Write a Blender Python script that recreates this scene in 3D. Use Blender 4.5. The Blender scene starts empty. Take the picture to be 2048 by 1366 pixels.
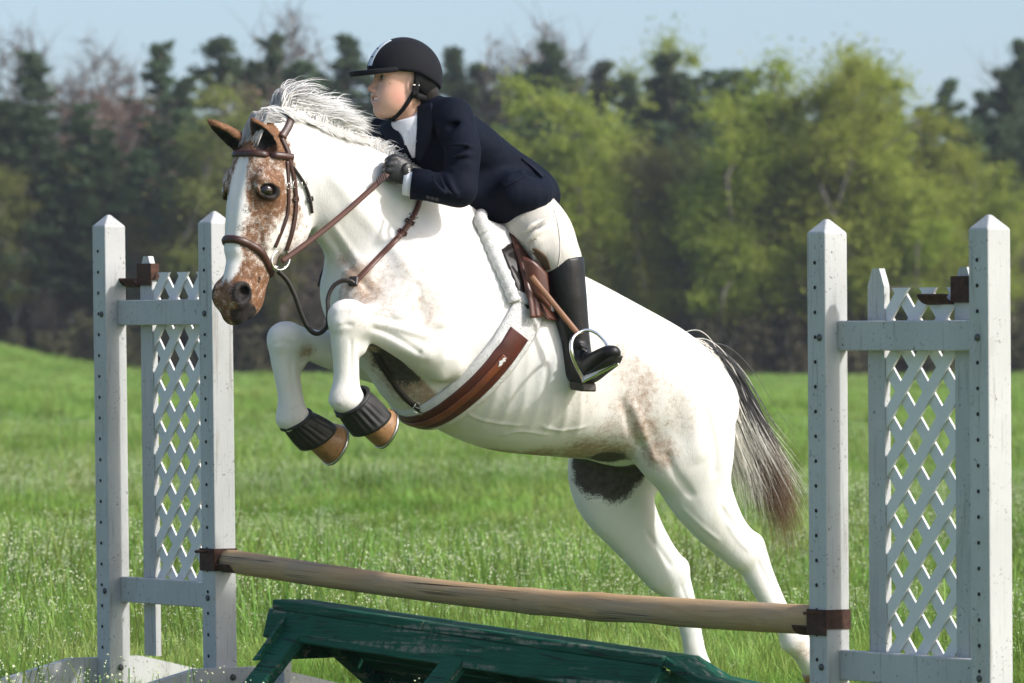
import bpy, bmesh, math, random
import numpy as np
from mathutils import Vector, Matrix
from mathutils.bvhtree import BVHTree
R = math.radians
random.seed(7); rng = np.random.default_rng(7)
sc = bpy.context.scene
COL = sc.collection

# ------------------------------------------------------------------ camera, sky, sun, exposure
F = 11400.0            # focal length in pixels of a 2048 wide frame (a 200 mm lens)
CAMH = 1.30
HAZE = 0.00027
cam_data = bpy.data.cameras.new('camera'); cam = bpy.data.objects.new('camera', cam_data); COL.objects.link(cam)
cam.location = (0, 0, CAMH); cam.rotation_euler = (R(90), 0, 0)
cam_data.sensor_width = 36; cam_data.lens = F / 2048 * 36
cam_data.clip_start = 0.5; cam_data.clip_end = 6000
cam_data.dof.use_dof = True; cam_data.dof.focus_distance = 19.0; cam_data.dof.aperture_fstop = 7.6
sc.camera = cam

SUN_AZ = R(-24)        # from +X towards the camera
SUN_EL = R(39)
world = bpy.data.worlds.new('World'); sc.world = world; world.use_nodes = True
wn = world.node_tree; wn.nodes.clear()
sky = wn.nodes.new('ShaderNodeTexSky'); sky.sky_type = 'NISHITA'; sky.sun_disc = False
sky.sun_elevation = SUN_EL; sky.sun_rotation = R(90) - SUN_AZ
sky.air_density = 1.0; sky.dust_density = 3.4; sky.ozone_density = 1.5
bg = wn.nodes.new('ShaderNodeBackground'); bg.inputs['Strength'].default_value = 0.15
wo = wn.nodes.new('ShaderNodeOutputWorld')
wtc = wn.nodes.new('ShaderNodeTexCoord'); wad = wn.nodes.new('ShaderNodeVectorMath'); wad.operation = 'ADD'; wad.inputs[1].default_value = (0, 0, 0.065)
wnm = wn.nodes.new('ShaderNodeVectorMath'); wnm.operation = 'NORMALIZE'
wn.links.new(wtc.outputs['Generated'], wad.inputs[0]); wn.links.new(wad.outputs[0], wnm.inputs[0]); wn.links.new(wnm.outputs[0], sky.inputs[0])
wn.links.new(sky.outputs[0], bg.inputs[0]); wn.links.new(bg.outputs[0], wo.inputs[0])
sd = bpy.data.lights.new('sun', 'SUN'); sd.energy = 2.6; sd.angle = R(2.5); sd.color = (1.0, 0.985, 0.955)
sun = bpy.data.objects.new('sun', sd); COL.objects.link(sun)
SUNV = Vector((math.cos(SUN_AZ) * math.cos(SUN_EL), math.sin(SUN_AZ) * math.cos(SUN_EL), math.sin(SUN_EL)))
sun.rotation_euler = SUNV.to_track_quat('Z', 'Y').to_euler()
sun.location = SUNV * 60
vs = sc.view_settings
vs.view_transform = 'Standard'; vs.look = 'None'; vs.exposure = 0.62; vs.gamma = 1.0; vs.use_curve_mapping = False
sc.cycles.use_denoising = True
sc.cycles.max_bounces = 9; sc.cycles.diffuse_bounces = 7; sc.cycles.transparent_max_bounces = 8

# ------------------------------------------------------------------ helpers
UP = np.array((0., 0., 1.))
def A(v): return np.array(v, dtype=np.float64)
def P(px, py, D): return A(((px - 1024) * D / F, D, CAMH - (py - 683) * D / F))
def unit(v): v = A(v); return v / (np.linalg.norm(v) + 1e-12)

def empty(name, loc=(0, 0, 0), parent=None):
    o = bpy.data.objects.new(name, None); COL.objects.link(o)
    o.empty_display_size = 0.1; o.location = loc
    if parent: o.parent = parent
    return o
def tag(o, label=None, cat=None, group=None, kind=None):
    if label: o['label'] = label
    if cat: o['category'] = cat
    if group: o['group'] = group
    if kind: o['kind'] = kind
    return o
def mesh_np(name, verts, faces, mat=None, smooth=True):
    me = bpy.data.meshes.new(name)
    verts = np.asarray(verts, dtype=np.float32)
    if isinstance(faces, np.ndarray):
        n, k = faces.shape
        me.vertices.add(len(verts)); me.vertices.foreach_set('co', verts.ravel())
        me.loops.add(n * k); me.loops.foreach_set('vertex_index', faces.astype(np.int32).ravel())
        me.polygons.add(n); me.polygons.foreach_set('loop_start', np.arange(0, n * k, k, dtype=np.int32))
        me.update(calc_edges=True)
    else:
        me.from_pydata([tuple(map(float, v)) for v in verts], [], [tuple(map(int, f)) for f in faces]); me.update()
    if smooth: me.polygons.foreach_set('use_smooth', np.ones(len(me.polygons), dtype=bool))
    if mat: me.materials.append(mat)
    return me
def link(name, me, parent=None, loc=None):
    """mesh vertices are given in world space; a parent's location is taken off"""
    o = bpy.data.objects.new(name, me); COL.objects.link(o)
    if parent is not None:
        o.parent = parent
        q = parent; off = Vector((0, 0, 0))
        while q is not None: off += q.location; q = q.parent
        o.location = -off
    return o

class MB:
    """collects simple solids, in world space"""
    def __init__(s): s.v = []; s.f = []; s.smooth = []
    def add(s, vs_, fs, smooth=False):
        n = len(s.v); s.v += [tuple(map(float, v)) for v in vs_]; s.f += [tuple(i + n for i in f) for f in fs]; s.smooth += [smooth] * len(fs)
    def box(s, c, ux, uy, uz, hx, hy, hz, bev=0.0):
        c, ux, uy, uz = A(c), unit(ux), unit(uy), unit(uz)
        if bev <= 0:
            vv = [c + ux * hx * a + uy * hy * b + uz * hz * d for a in (-1, 1) for b in (-1, 1) for d in (-1, 1)]
            s.add(vv, [(0, 1, 3, 2), (4, 6, 7, 5), (0, 4, 5, 1), (2, 3, 7, 6), (0, 2, 6, 4), (1, 5, 7, 3)])
        else:
            bm = bmesh.new(); bmesh.ops.create_cube(bm, size=2)
            for v in bm.verts: v.co = Vector((v.co.x * hx, v.co.y * hy, v.co.z * hz))
            bmesh.ops.bevel(bm, geom=bm.edges[:], offset=bev, segments=1, affect='EDGES')
            s.add([c + ux * v.co.x + uy * v.co.y + uz * v.co.z for v in bm.verts], [[v.index for v in f.verts] for f in bm.faces]); bm.free()
    def prism(s, prof, d):
        """closed polygon prof (3d points) pushed by vector d"""
        n = len(prof); prof = [A(p) for p in prof]; d = A(d)
        s.add(prof + [p + d for p in prof], [tuple(range(n))[::-1], tuple(range(n, 2 * n))] + [(i, (i + 1) % n, n + (i + 1) % n, n + i) for i in range(n)])
    def tube(s, pts, rad, n=8, caps=True):
        pts = [A(p) for p in pts]; m = len(pts)
        rad = [rad] * m if np.isscalar(rad) else rad
        t = unit(pts[1] - pts[0]); ref = A((0, 0, 1)) if abs(t[2]) < .9 else A((1, 0, 0))
        u = unit(np.cross(ref, t)); vv = []
        for i in range(m):
            t = unit(pts[min(i + 1, m - 1)] - pts[max(i - 1, 0)])
            u = unit(u - t * (u @ t)); w = np.cross(t, u)
            for k in range(n):
                a = 2 * math.pi * k / n; vv.append(pts[i] + (u * math.cos(a) + w * math.sin(a)) * rad[i])
        fs = [(i * n + k, i * n + (k + 1) % n, (i + 1) * n + (k + 1) % n, (i + 1) * n + k) for i in range(m - 1) for k in range(n)]
        if caps: fs += [tuple(range(n))[::-1], tuple(range((m - 1) * n, m * n))]
        s.add(vv, fs, True)
    def build(s, name, mat, parent=None, smooth=None):
        me = bpy.data.meshes.new(name); me.from_pydata(s.v, [], s.f); me.update()
        sm = s.smooth if smooth is None else [smooth] * len(s.f)
        me.polygons.foreach_set('use_smooth', np.array(sm, dtype=bool))
        bm = bmesh.new(); bm.from_mesh(me); bmesh.ops.recalc_face_normals(bm, faces=bm.faces); bm.to_mesh(me); bm.free()
        if mat: me.materials.append(mat)
        return link(name, me, parent)

def rings(rl, n=28, cap=(True, True), ribs=0, amp=0.0):
    vv, ff = [], []
    for j, (c, u, w, ru, rw) in enumerate(rl):
        c, u, w = A(c), unit(u), unit(w)
        for i in range(n):
            a = 2 * math.pi * i / n; g = 1 + (amp * math.cos(ribs * a) if ribs else 0)
            vv.append(c + (u * math.cos(a) * ru + w * math.sin(a) * rw) * g)
    m = len(rl)
    ff = [(j * n + i, j * n + (i + 1) % n, (j + 1) * n + (i + 1) % n, (j + 1) * n + i) for j in range(m - 1) for i in range(n)]
    if cap[0]: ff.append(tuple(range(n))[::-1])
    if cap[1]: ff.append(tuple(range((m - 1) * n, m * n)))
    return vv, ff
def catmull(pts, sub, closed=False):
    pts = np.asarray(pts, float); n = len(pts); out = []
    rngi = range(n if closed else n - 1)
    for i in rngi:
        if closed: p0, p1, p2, p3 = pts[(i - 1) % n], pts[i], pts[(i + 1) % n], pts[(i + 2) % n]
        else: p0, p1, p2, p3 = pts[max(i - 1, 0)], pts[i], pts[i + 1], pts[min(i + 2, n - 1)]
        for j in range(sub):
            t = j / sub
            out.append(.5 * ((2 * p1) + (-p0 + p2) * t + (2 * p0 - 5 * p1 + 4 * p2 - p3) * t * t + (-p0 + 3 * p1 - 3 * p2 + p3) * t ** 3))
    if not closed: out.append(pts[-1])
    return np.array(out)

class Field:
    """a signed distance volume; bodies are grown in it as one surface and read out with surface nets"""
    def __init__(s, lo, hi, h):
        s.lo = A(lo); s.h = h; s.n = np.ceil((A(hi) - s.lo) / h).astype(int) + 1
        s.ax = [(s.lo[i] + h * np.arange(s.n[i])).astype(np.float32) for i in range(3)]
        s.f = np.full(s.n, 0.5, np.float32)
    def win(s, lo, hi):
        a = np.clip(np.floor((A(lo) - s.lo) / s.h).astype(int), 0, s.n); b = np.clip(np.ceil((A(hi) - s.lo) / s.h).astype(int) + 1, 0, s.n)
        return tuple(slice(x, y) for x, y in zip(a, b))
    def coords(s, w): return s.ax[0][w[0]][:, None, None], s.ax[1][w[1]][None, :, None], s.ax[2][w[2]][None, None, :]
    def put(s, w, d, k, op='u'):
        a = s.f[w]
        if op == 'u':
            if k <= 0: s.f[w] = np.minimum(a, d)
            else:
                t = np.clip(.5 + .5 * (d - a) / k, 0, 1); s.f[w] = d + (a - d) * t - k * t * (1 - t)
        else:
            d = -d
            if k <= 0: s.f[w] = np.maximum(a, d)
            else:
                t = np.clip(.5 - .5 * (d - a) / k, 0, 1); s.f[w] = d + (a - d) * t + k * t * (1 - t)
    def blob(s, c, r, axes=None, k=.03, op='u'):
        c = A(c); r = A(r) if not np.isscalar(r) else A((r, r, r)); m = max(r) + k + 3 * s.h
        w = s.win(c - m, c + m); X, Y, Z = s.coords(w); X, Y, Z = X - c[0], Y - c[1], Z - c[2]
        ax = np.eye(3) if axes is None else [unit(q) for q in axes]
        q = [(X * e[0] + Y * e[1] + Z * e[2]) / ri for e, ri in zip(ax, r)]
        k1 = np.sqrt(sum(x * x for x in q)); k2 = np.sqrt(sum((x / ri) ** 2 for x, ri in zip(q, r))) + 1e-9
        s.put(w, k1 * (k1 - 1) / k2, k, op)
    def chain(s, pts, ab, L, k=.03, sub=4, op='u', kin=0.0):
        """sweep of elliptic sections: pts 3d centres, ab half sizes (along L, across L), L the lateral direction(s)"""
        pts = np.array(pts, float); ab = np.array([(q, q) if np.isscalar(q) else q for q in ab], float)
        Ls = np.array(L, float); Ls = np.tile(Ls, (len(pts), 1)) if Ls.ndim == 1 else Ls
        Q = catmull(np.hstack([pts, ab, Ls]), sub) if len(pts) > 2 else np.hstack([pts, ab, Ls])
        m = Q[:, 3:5].max() + k + 3 * s.h
        w = s.win(Q[:, :3].min(0) - m, Q[:, :3].max(0) + m); X, Y, Z = s.coords(w)
        D = np.full([x.stop - x.start for x in w], 9, np.float32)
        for i in range(len(Q) - 1):
            p, q = Q[i, :3], Q[i + 1, :3]; ax = q - p; ln = np.linalg.norm(ax)
            if ln < 1e-6: continue
            ax = ax / ln
            La = Q[i, 5:8]; La = unit(La - ax * (La @ ax)); Na = np.cross(ax, La)
            mm = max(Q[i, 3:5].max(), Q[i + 1, 3:5].max()) + k + 3 * s.h
            w2 = s.win(np.minimum(p, q) - mm, np.maximum(p, q) + mm)
            loc = tuple(slice(b.start - a.start, b.stop - a.start) for a, b in zip(w, w2))
            x, y, z = s.coords(w2); x, y, z = x - p[0], y - p[1], z - p[2]
            tw = x * ax[0] + y * ax[1] + z * ax[2]; t = np.clip(tw / ln, 0, 1)
            u = x * La[0] + y * La[1] + z * La[2]; v = x * Na[0] + y * Na[1] + z * Na[2]; e = tw - t * ln
            a = Q[i, 3] + (Q[i + 1, 3] - Q[i, 3]) * t; b = Q[i, 4] + (Q[i + 1, 4] - Q[i, 4]) * t; c = np.minimum(a, b)
            k1 = np.sqrt((u / a) ** 2 + (v / b) ** 2 + (e / c) ** 2); k2 = np.sqrt((u / a / a) ** 2 + (v / b / b) ** 2 + (e / c / c) ** 2) + 1e-6
            d = (k1 * (k1 - 1) / k2).astype(np.float32)
            if kin > 0:
                o = D[loc]; tt = np.clip(.5 + .5 * (d - o) / kin, 0, 1); D[loc] = d + (o - d) * tt - kin * tt * (1 - tt)
            else: D[loc] = np.minimum(D[loc], d)
        s.put(w, D, k, op)
    def cut_plane(s, p, n, k=0.0):
        """keeps the side the normal points away from"""
        p, n = A(p), unit(n); w = tuple(slice(0, x) for x in s.n); X, Y, Z = s.coords(w)
        d = (X - p[0]) * n[0] + (Y - p[1]) * n[1] + (Z - p[2]) * n[2]
        s.put(w, (-d).astype(np.float32) + 0 * s.f, k, 's')
    def mesh(s):
        f = s.f; ins = f < 0
        c = ins[:-1, :-1, :-1].astype(np.int8)
        tot = np.zeros(tuple(x - 1 for x in f.shape), np.int8)
        for i in (0, 1):
            for j in (0, 1):
                for k in (0, 1): tot += ins[i:f.shape[0] - 1 + i, j:f.shape[1] - 1 + j, k:f.shape[2] - 1 + k]
        idx = np.argwhere((tot > 0) & (tot < 8)); vid = np.full(tot.shape, -1, np.int32); vid[tuple(idx.T)] = np.arange(len(idx))
        acc = np.zeros((len(idx), 3)); cnt = np.zeros(len(idx))
        cs = [(i, j, k) for i in (0, 1) for j in (0, 1) for k in (0, 1)]
        for a in cs:
            for axs in range(3):
                if a[axs]: continue
                b = list(a); b[axs] = 1
                fa = f[idx[:, 0] + a[0], idx[:, 1] + a[1], idx[:, 2] + a[2]]; fb = f[idx[:, 0] + b[0], idx[:, 1] + b[1], idx[:, 2] + b[2]]
                m = (fa < 0) != (fb < 0); t = fa[m] / (fa[m] - fb[m])
                p = np.tile(np.array(a, float), (m.sum(), 1)); p[:, axs] += t
                acc[m] += p; cnt[m] += 1
        V = s.lo + (idx + acc / cnt[:, None]) * s.h
        faces = []
        for axs in range(3):
            o1, o2 = (axs + 1) % 3, (axs + 2) % 3
            sl0 = [slice(None)] * 3; sl1 = [slice(None)] * 3; sl0[axs] = slice(0, -1); sl1[axs] = slice(1, None)
            e = np.argwhere(ins[tuple(sl0)] != ins[tuple(sl1)])
            e = e[(e[:, o1] > 0) & (e[:, o2] > 0) & (e[:, o1] < f.shape[o1] - 1) & (e[:, o2] < f.shape[o2] - 1)]
            q = []
            for d1, d2 in ((-1, -1), (0, -1), (0, 0), (-1, 0)):
                g = e.copy(); g[:, o1] += d1; g[:, o2] += d2; q.append(vid[tuple(g.T)])
            q = np.stack(q, 1); flip = ~ins[tuple(e.T)]; q[flip] = q[flip][:, ::-1]; faces.append(q)
        Fc = np.concatenate(faces); Fc = Fc[(Fc >= 0).all(1)]
        return V, Fc
def laplace(V, Fc, it=2, lam=.5):
    e = np.concatenate([Fc[:, [0, 1]], Fc[:, [1, 2]], Fc[:, [2, 3]], Fc[:, [3, 0]]]); n = len(V)
    for _ in range(it):
        acc = np.zeros_like(V); c = np.zeros(n)
        for a, b in ((0, 1), (1, 0)):
            for d in range(3): acc[:, d] += np.bincount(e[:, a], V[e[:, b], d], n)
            c += np.bincount(e[:, a], minlength=n)
        V = V + lam * (acc / np.maximum(c, 1)[:, None] - V)
    return V

def nz3(P_, seed=0, oct=3):
    """cheap smooth value noise on numpy points, about -1..1"""
    out = np.zeros(len(P_)); amp = 1.0; tot = 0
    r = np.random.default_rng(seed)
    for o in range(oct):
        acc = 0
        for j in range(4):
            d = r.normal(size=3) * 1.0; acc = acc + np.sin(P_ @ d * (2 ** o) + r.uniform(0, 6.3) + 1.7 * np.sin(P_ @ r.normal(size=3) * (2 ** o) * .7))
        out += amp * acc / 2.6; tot += amp; amp *= .55
    return out / tot

# ------------------------------------------------------------------ material helpers
class NT:
    def __init__(s, name):
        s.m = bpy.data.materials.new(name); s.m.use_nodes = True; s.t = s.m.node_tree; s.t.nodes.clear()
        s.out = s.n('ShaderNodeOutputMaterial'); s.p = s.n('ShaderNodeBsdfPrincipled'); s.l(s.p.outputs[0], s.out.inputs[0])
    def n(s, typ, **kw):
        o = s.t.nodes.new(typ)
        for k, v in kw.items(): setattr(o, k, v)
        return o
    def l(s, a, b): s.t.links.new(a, b)
    def coord(s, scale=(1, 1, 1), kind='Object', rot=(0, 0, 0)):
        c = s.n('ShaderNodeTexCoord'); m = s.n('ShaderNodeMapping'); m.inputs['Scale'].default_value = scale; m.inputs['Rotation'].default_value = rot
        s.l(c.outputs[kind], m.inputs[0]); return m.outputs[0]
    def noise(s, vec, scale, detail=4, rough=.55, dist=0.0):
        n = s.n('ShaderNodeTexNoise'); n.inputs['Scale'].default_value = scale; n.inputs['Detail'].default_value = detail
        n.inputs['Roughness'].default_value = rough; n.inputs['Distortion'].default_value = dist
        if vec is not None: s.l(vec, n.inputs['Vector'])
        return n.outputs['Fac']
    def ramp(s, fac, stops, interp='LINEAR'):
        r = s.n('ShaderNodeValToRGB'); r.color_ramp.interpolation = interp; e = r.color_ramp.elements
        while len(e) < len(stops): e.new(.5)
        for q, (p, c) in zip(e, stops): q.position = p; q.color = (*c, 1) if len(c) == 3 else c
        s.l(fac, r.inputs[0]); return r.outputs[0]
    def val(s, fac, lo, hi):
        return s.ramp(fac, [(lo, (0, 0, 0)), (hi, (1, 1, 1))])
    def mix(s, fac, a, b, mode='MIX'):
        m = s.n('ShaderNodeMix', data_type='RGBA', blend_type=mode)
        for i, q in ((0, fac), (6, a), (7, b)):
            if hasattr(q, 'is_linked') or hasattr(q, 'links'): s.l(q, m.inputs[i])
            elif i == 0: m.inputs[0].default_value = q
            else: m.inputs[i].default_value = (*q, 1)
        return m.outputs[2]
    def math(s, op, a, b=None, c=None):
        m = s.n('ShaderNodeMath', operation=op)
        for i, q in enumerate((a, b, c)):
            if q is None: continue
            if hasattr(q, 'links'): s.l(q, m.inputs[i])
            else: m.inputs[i].default_value = q
        return m.outputs[0]
    def attr(s, name): a = s.n('ShaderNodeAttribute'); a.attribute_name = name; return a
    def bump(s, h, strength=.3, dist=.01, prev=None):
        b = s.n('ShaderNodeBump'); b.inputs['Strength'].default_value = strength; b.inputs['Distance'].default_value = dist
        s.l(h, b.inputs['Height']); s.l(b.outputs[0], s.p.inputs['Normal'])
        if prev is not None: s.l(prev, b.inputs['Normal'])
        return b.outputs[0]
    def set(s, color=None, rough=None, metal=None, spec=None, **kw):
        def put(k, v):
            if hasattr(v, 'links'): s.l(v, s.p.inputs[k])
            elif isinstance(v, tuple) and len(v) == 3 and s.p.inputs[k].type == 'RGBA': s.p.inputs[k].default_value = (*v, 1)
            else: s.p.inputs[k].default_value = v
        if color is not None: put('Base Color', color)
        if rough is not None: put('Roughness', rough)
        if metal is not None: put('Metallic', metal)
        if spec is not None: put('Specular IOR Level', spec)
        for k, v in kw.items(): put(k.replace('_', ' '), v)
        return s.m
# ------------------------------------------------------------------ ground
def sstep(x, a, b): t = np.clip((np.asarray(x, float) - a) / (b - a), 0, 1); return t * t * (3 - 2 * t)
PD = A((.581, -.814, 0)); QD = A((-.814, -.581, 0))          # along the jump, and across it towards the landing side
POSTB = P(441, 683, 20.36) * A((1, 1, 0)); POSTC = P(1660, 683, 17.60) * A((1, 1, 0))
def gz(x, y):
    x, y = np.asarray(x, float), np.asarray(y, float)
    along = (x - POSTB[0]) * PD[0] + (y - POSTB[1]) * PD[1]
    z = -.095 * sstep(along, -.2, 3.6) * (1 - sstep(y, 20.5, 25))
    a = sstep(y, 22, 34)
    z = z + a * (.045 * np.sin(x * 1.1 + .3 * y) + .04 * np.sin(.7 * x - .55 * y + 1) + .045 * np.sin(.23 * x + .19 * y + 2) * sstep(y, 30, 60))
    z = z + 2.05 * np.exp(-((x + 23) / 6.2) ** 2) * sstep(y, 90, 195)
    return z
ys = np.concatenate([np.linspace(2, 16, 15), np.geomspace(16.5, 260, 190), np.geomspace(280, 880, 16)])
us = np.linspace(-1, 1, 121); gv, gf_ = [], []
for y in ys:
    xs = us * (4 + .26 * y + (y > 250) * (y - 250) * .22); gv.append(np.stack([xs, np.full_like(xs, y), gz(xs, np.full_like(xs, y))], 1))
gv = np.concatenate(gv); nu = len(us)
ii, jj = np.meshgrid(np.arange(len(ys) - 1), np.arange(nu - 1), indexing='ij'); q0 = (ii * nu + jj).ravel()
gf_ = np.stack([q0, q0 + 1, q0 + nu + 1, q0 + nu], 1)
t = NT('field_soil'); co = t.coord(kind='Object'); n1 = t.noise(co, .35, 5, .6); n2 = t.noise(co, 3.0, 4, .6)
c = t.ramp(n1, [(.3, (.11, .185, .036)), (.5, (.155, .24, .055)), (.72, (.21, .28, .080))]); c = t.mix(t.val(n2, .45, .75), c, (.055, .10, .022)); t.bump(n2, .6, .08); t.set(c, .95, spec=.1)
tag(link('ground', mesh_np('ground', gv, gf_, t.m)), kind='structure')

# ------------------------------------------------------------------ grass: tufts scattered by geometry nodes over the field
def leafmat(name, c1, c2, c3, trans=.35, scale=.25, hue=.0, bump=None):
    t = NT(name); oi = t.n('ShaderNodeObjectInfo'); n1 = t.n('ShaderNodeTexNoise'); n1.inputs['Scale'].default_value = scale; n1.inputs['Detail'].default_value = 3; t.l(oi.outputs['Location'], n1.inputs['Vector'])
    base = t.ramp(n1.outputs['Fac'], [(.30, c1), (.5, c2), (.70, c3)])
    hv = t.n('ShaderNodeHueSaturation'); t.l(base, hv.inputs['Color'])
    t.l(t.math('MULTIPLY_ADD', oi.outputs['Random'], .7, .65), hv.inputs['Value']); t.l(t.math('MULTIPLY_ADD', oi.outputs['Random'], .05, .475), hv.inputs['Hue'])
    t.set(hv.outputs[0], .55, spec=.25)
    tr = t.n('ShaderNodeBsdfTranslucent'); t.l(hv.outputs[0], tr.inputs[0]); mx = t.n('ShaderNodeMixShader'); mx.inputs[0].default_value = trans
    t.l(t.p.outputs[0], mx.inputs[1]); t.l(tr.outputs[0], mx.inputs[2]); t.l(mx.outputs[0], t.out.inputs[0]); return t.m
M_GRASS = leafmat('grass_blades', (.135, .235, .034), (.245, .365, .070), (.380, .470, .140), .5, .42)
M_STEM = leafmat('weed_stems', (.13, .22, .045), (.17, .26, .06), (.20, .28, .075), .40, .3)
M_PETAL = NT('white_petals').set((.50, .55, .34), .8)
def tuft(name, nb, h, spread, wd, flowers=0, seed=0):
    r = np.random.default_rng(seed); v, f, mi = [], [], []
    for b in range(nb):
        a = r.uniform(0, 6.28); d = A((math.cos(a), math.sin(a), 0)); s = A((-d[1], d[0], 0)); r0 = A((r.normal(0, spread * .5), r.normal(0, spread * .5), -.02))
        H_ = h * r.uniform(.55, 1.15); lean = r.uniform(.1, .8) * H_; w = wd * r.uniform(.6, 1.2); n = len(v)
        for t_, ww in ((0, 1), (.4, .9), (.75, .6)):
            c = r0 + d * lean * t_ ** 1.8 + A((0, 0, H_ * t_ * (1 - .12 * t_))); v += [c - s * w * ww / 2, c + s * w * ww / 2]
        v.append(r0 + d * lean + A((0, 0, H_ * .9))); f += [(n, n + 1, n + 3, n + 2), (n + 2, n + 3, n + 5, n + 4), (n + 4, n + 5, n + 6)]; mi += [0, 0, 0]
    for b in range(flowers):
        a = r.uniform(0, 6.28); r0 = A((r.normal(0, spread * .7), r.normal(0, spread * .7), 0)); H_ = h * r.uniform(.95, 1.5); top = r0 + A((math.cos(a) * .05, math.sin(a) * .05, H_)); n = len(v)
        s = A((-math.sin(a), math.cos(a), 0)) * .0016
        v += [r0 - s, r0 + s, top + s, top - s]; f.append((n, n + 1, n + 2, n + 3)); mi.append(1)
        for k in range(r.integers(2, 5)):
            c = top + r.normal(0, .012, 3) * A((1, 1, .8)); sz = r.uniform(.0022, .0042); n = len(v)
            v += [c + A((sz, 0, 0)), c + A((-.5 * sz, .87 * sz, 0)), c + A((-.5 * sz, -.87 * sz, 0)), c + A((0, 0, sz * .9)), c - A((0, 0, sz * .9))]
            f += [(n, n + 1, n + 3), (n + 1, n + 2, n + 3), (n + 2, n, n + 3), (n + 1, n, n + 4), (n + 2, n + 1, n + 4), (n, n + 2, n + 4)]; mi += [2] * 6
    me = bpy.data.meshes.new(name); me.from_pydata([tuple(map(float, q)) for q in v], [], f); me.update()
    for m in (M_GRASS, M_STEM, M_PETAL): me.materials.append(m)
    me.polygons.foreach_set('material_index', np.array(mi, dtype=np.int32)); return bpy.data.objects.new(name, me)
def scatter(name, label, cat, pts, scl, rot, src):
    me = bpy.data.meshes.new(name); me.vertices.add(len(pts)); me.vertices.foreach_set('co', pts.astype(np.float32).ravel())
    a = me.attributes.new('scl', 'FLOAT_VECTOR', 'POINT'); a.data.foreach_set('vector', scl.astype(np.float32).ravel())
    a = me.attributes.new('rot', 'FLOAT_VECTOR', 'POINT'); a.data.foreach_set('vector', rot.astype(np.float32).ravel())
    for m in (M_GRASS, M_STEM, M_PETAL): me.materials.append(m)
    o = bpy.data.objects.new(name, me); COL.objects.link(o)
    ng = bpy.data.node_groups.new(name + '_nodes', 'GeometryNodeTree'); ng.interface.new_socket('Geometry', in_out='INPUT', socket_type='NodeSocketGeometry'); ng.interface.new_socket('Geometry', in_out='OUTPUT', socket_type='NodeSocketGeometry')
    N = ng.nodes; gi, go = N.new('NodeGroupInput'), N.new('NodeGroupOutput'); iop = N.new('GeometryNodeInstanceOnPoints'); gti = N.new('GeometryNodeGeometryToInstance')
    for s in src[::-1]:
        oi = N.new('GeometryNodeObjectInfo'); oi.inputs['Object'].default_value = s; oi.inputs['As Instance'].default_value = True; ng.links.new(oi.outputs['Geometry'], gti.inputs[0])
    ng.links.new(gti.outputs[0], iop.inputs['Instance']); iop.inputs['Pick Instance'].default_value = True
    rv = N.new('FunctionNodeRandomValue'); rv.data_type = 'INT'; rv.inputs[4].default_value = 0; rv.inputs[5].default_value = len(src) - 1; ng.links.new(rv.outputs[2], iop.inputs['Instance Index'])
    for nm, sock in (('scl', 'Scale'), ('rot', 'Rotation')):
        na = N.new('GeometryNodeInputNamedAttribute'); na.data_type = 'FLOAT_VECTOR'; na.inputs['Name'].default_value = nm; ng.links.new(na.outputs[0], iop.inputs[sock])
    ng.links.new(gi.outputs[0], iop.inputs['Points']); ng.links.new(iop.outputs[0], go.inputs[0])
    md = o.modifiers.new('scatter', 'NODES'); md.node_group = ng; tag(o, label, cat, kind='stuff'); return o
SRC_A = [tuft('grass_tuft', 16, .15, .07, .0065, 0, i) for i in range(7)] + [tuft('grass_tuft', 13, .16, .08, .006, 1, 10 + i) for i in range(1)]
SRC_B = [tuft('grass_tuft', 18, .15, .16, .015, 0, 20 + i) for i in range(5)] + [tuft('grass_tuft', 15, .15, .18, .014, 2, 30 + i) for i in range(2)]
SRC_F = [tuft('weed_tuft', 6, .15, .09, .006, 4, 40 + i) for i in range(4)]
SRC_T = [tuft('grass_tuft', 26, .33, .12, .008, 0, 50 + i) for i in range(3)]
def zone(y0, y1, dens, margin, seed):
    r = np.random.default_rng(seed); out = []
    n = int(dens * ((y1 - y0) * (margin * 2 + .115 * 2 * (y0 + y1) / 2)))
    y = np.sqrt(r.uniform(y0 ** 2, y1 ** 2, n)); x = r.uniform(-1, 1, n) * (margin + .115 * y)
    return x, y, r
def put(name, label, dens, y0, y1, margin, seed, src, s0, clump=None, zs=1.0):
    x, y, r = zone(y0, y1, dens, margin, seed)
    pn = nz3(np.stack([x * .55, y * .30, 0 * x], 1), 21, 2)
    if clump is not None:
        k = pn > clump; x, y, pn = x[k], y[k], pn[k]
    sc_ = s0 * r.uniform(.65, 1.4, len(x)) * (1 + .42 * np.clip(pn, -1, 1.2))
    pa_ = POSTB - PD * .36; dn_ = np.hypot(x - pa_[0], y - pa_[1] + .35); sc_ = sc_ * (.40 + .60 * sstep(dn_, .75, 1.25))
    scatter(name, label, 'grass', np.stack([x, y, gz(x, y)], 1), np.stack([sc_, sc_, sc_ * zs], 1), np.stack([r.normal(0, .08, len(x)), r.normal(0, .08, len(x)), r.uniform(0, 6.28, len(x))], 1), src)
put('grass', 'short green meadow grass round the jump', 210, 16.5, 30, 1.6, 1, SRC_A, 1.0)
put('grass', 'green meadow grass in the middle of the field', 42, 30, 75, 2.5, 2, SRC_B, 1.15)
put('grass', 'distant green grass reaching to the wood', 6.5, 75, 207, 4, 3, SRC_B, 1.8, None, .42)
put('weeds', 'small white flowering weeds scattered in the grass', 30, 17, 50, 1.6, 4, SRC_F, 1.0, -.25)
put('tall_grass', 'taller dark grass clumps in the meadow', 9, 18, 70, 1.6, 5, SRC_T, .95, .1)

put('tall_grass', 'paler weedy clumps farther out in the field', 2.6, 32, 120, 2.5, 6, SRC_T, 1.15, .12, .8)
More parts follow.
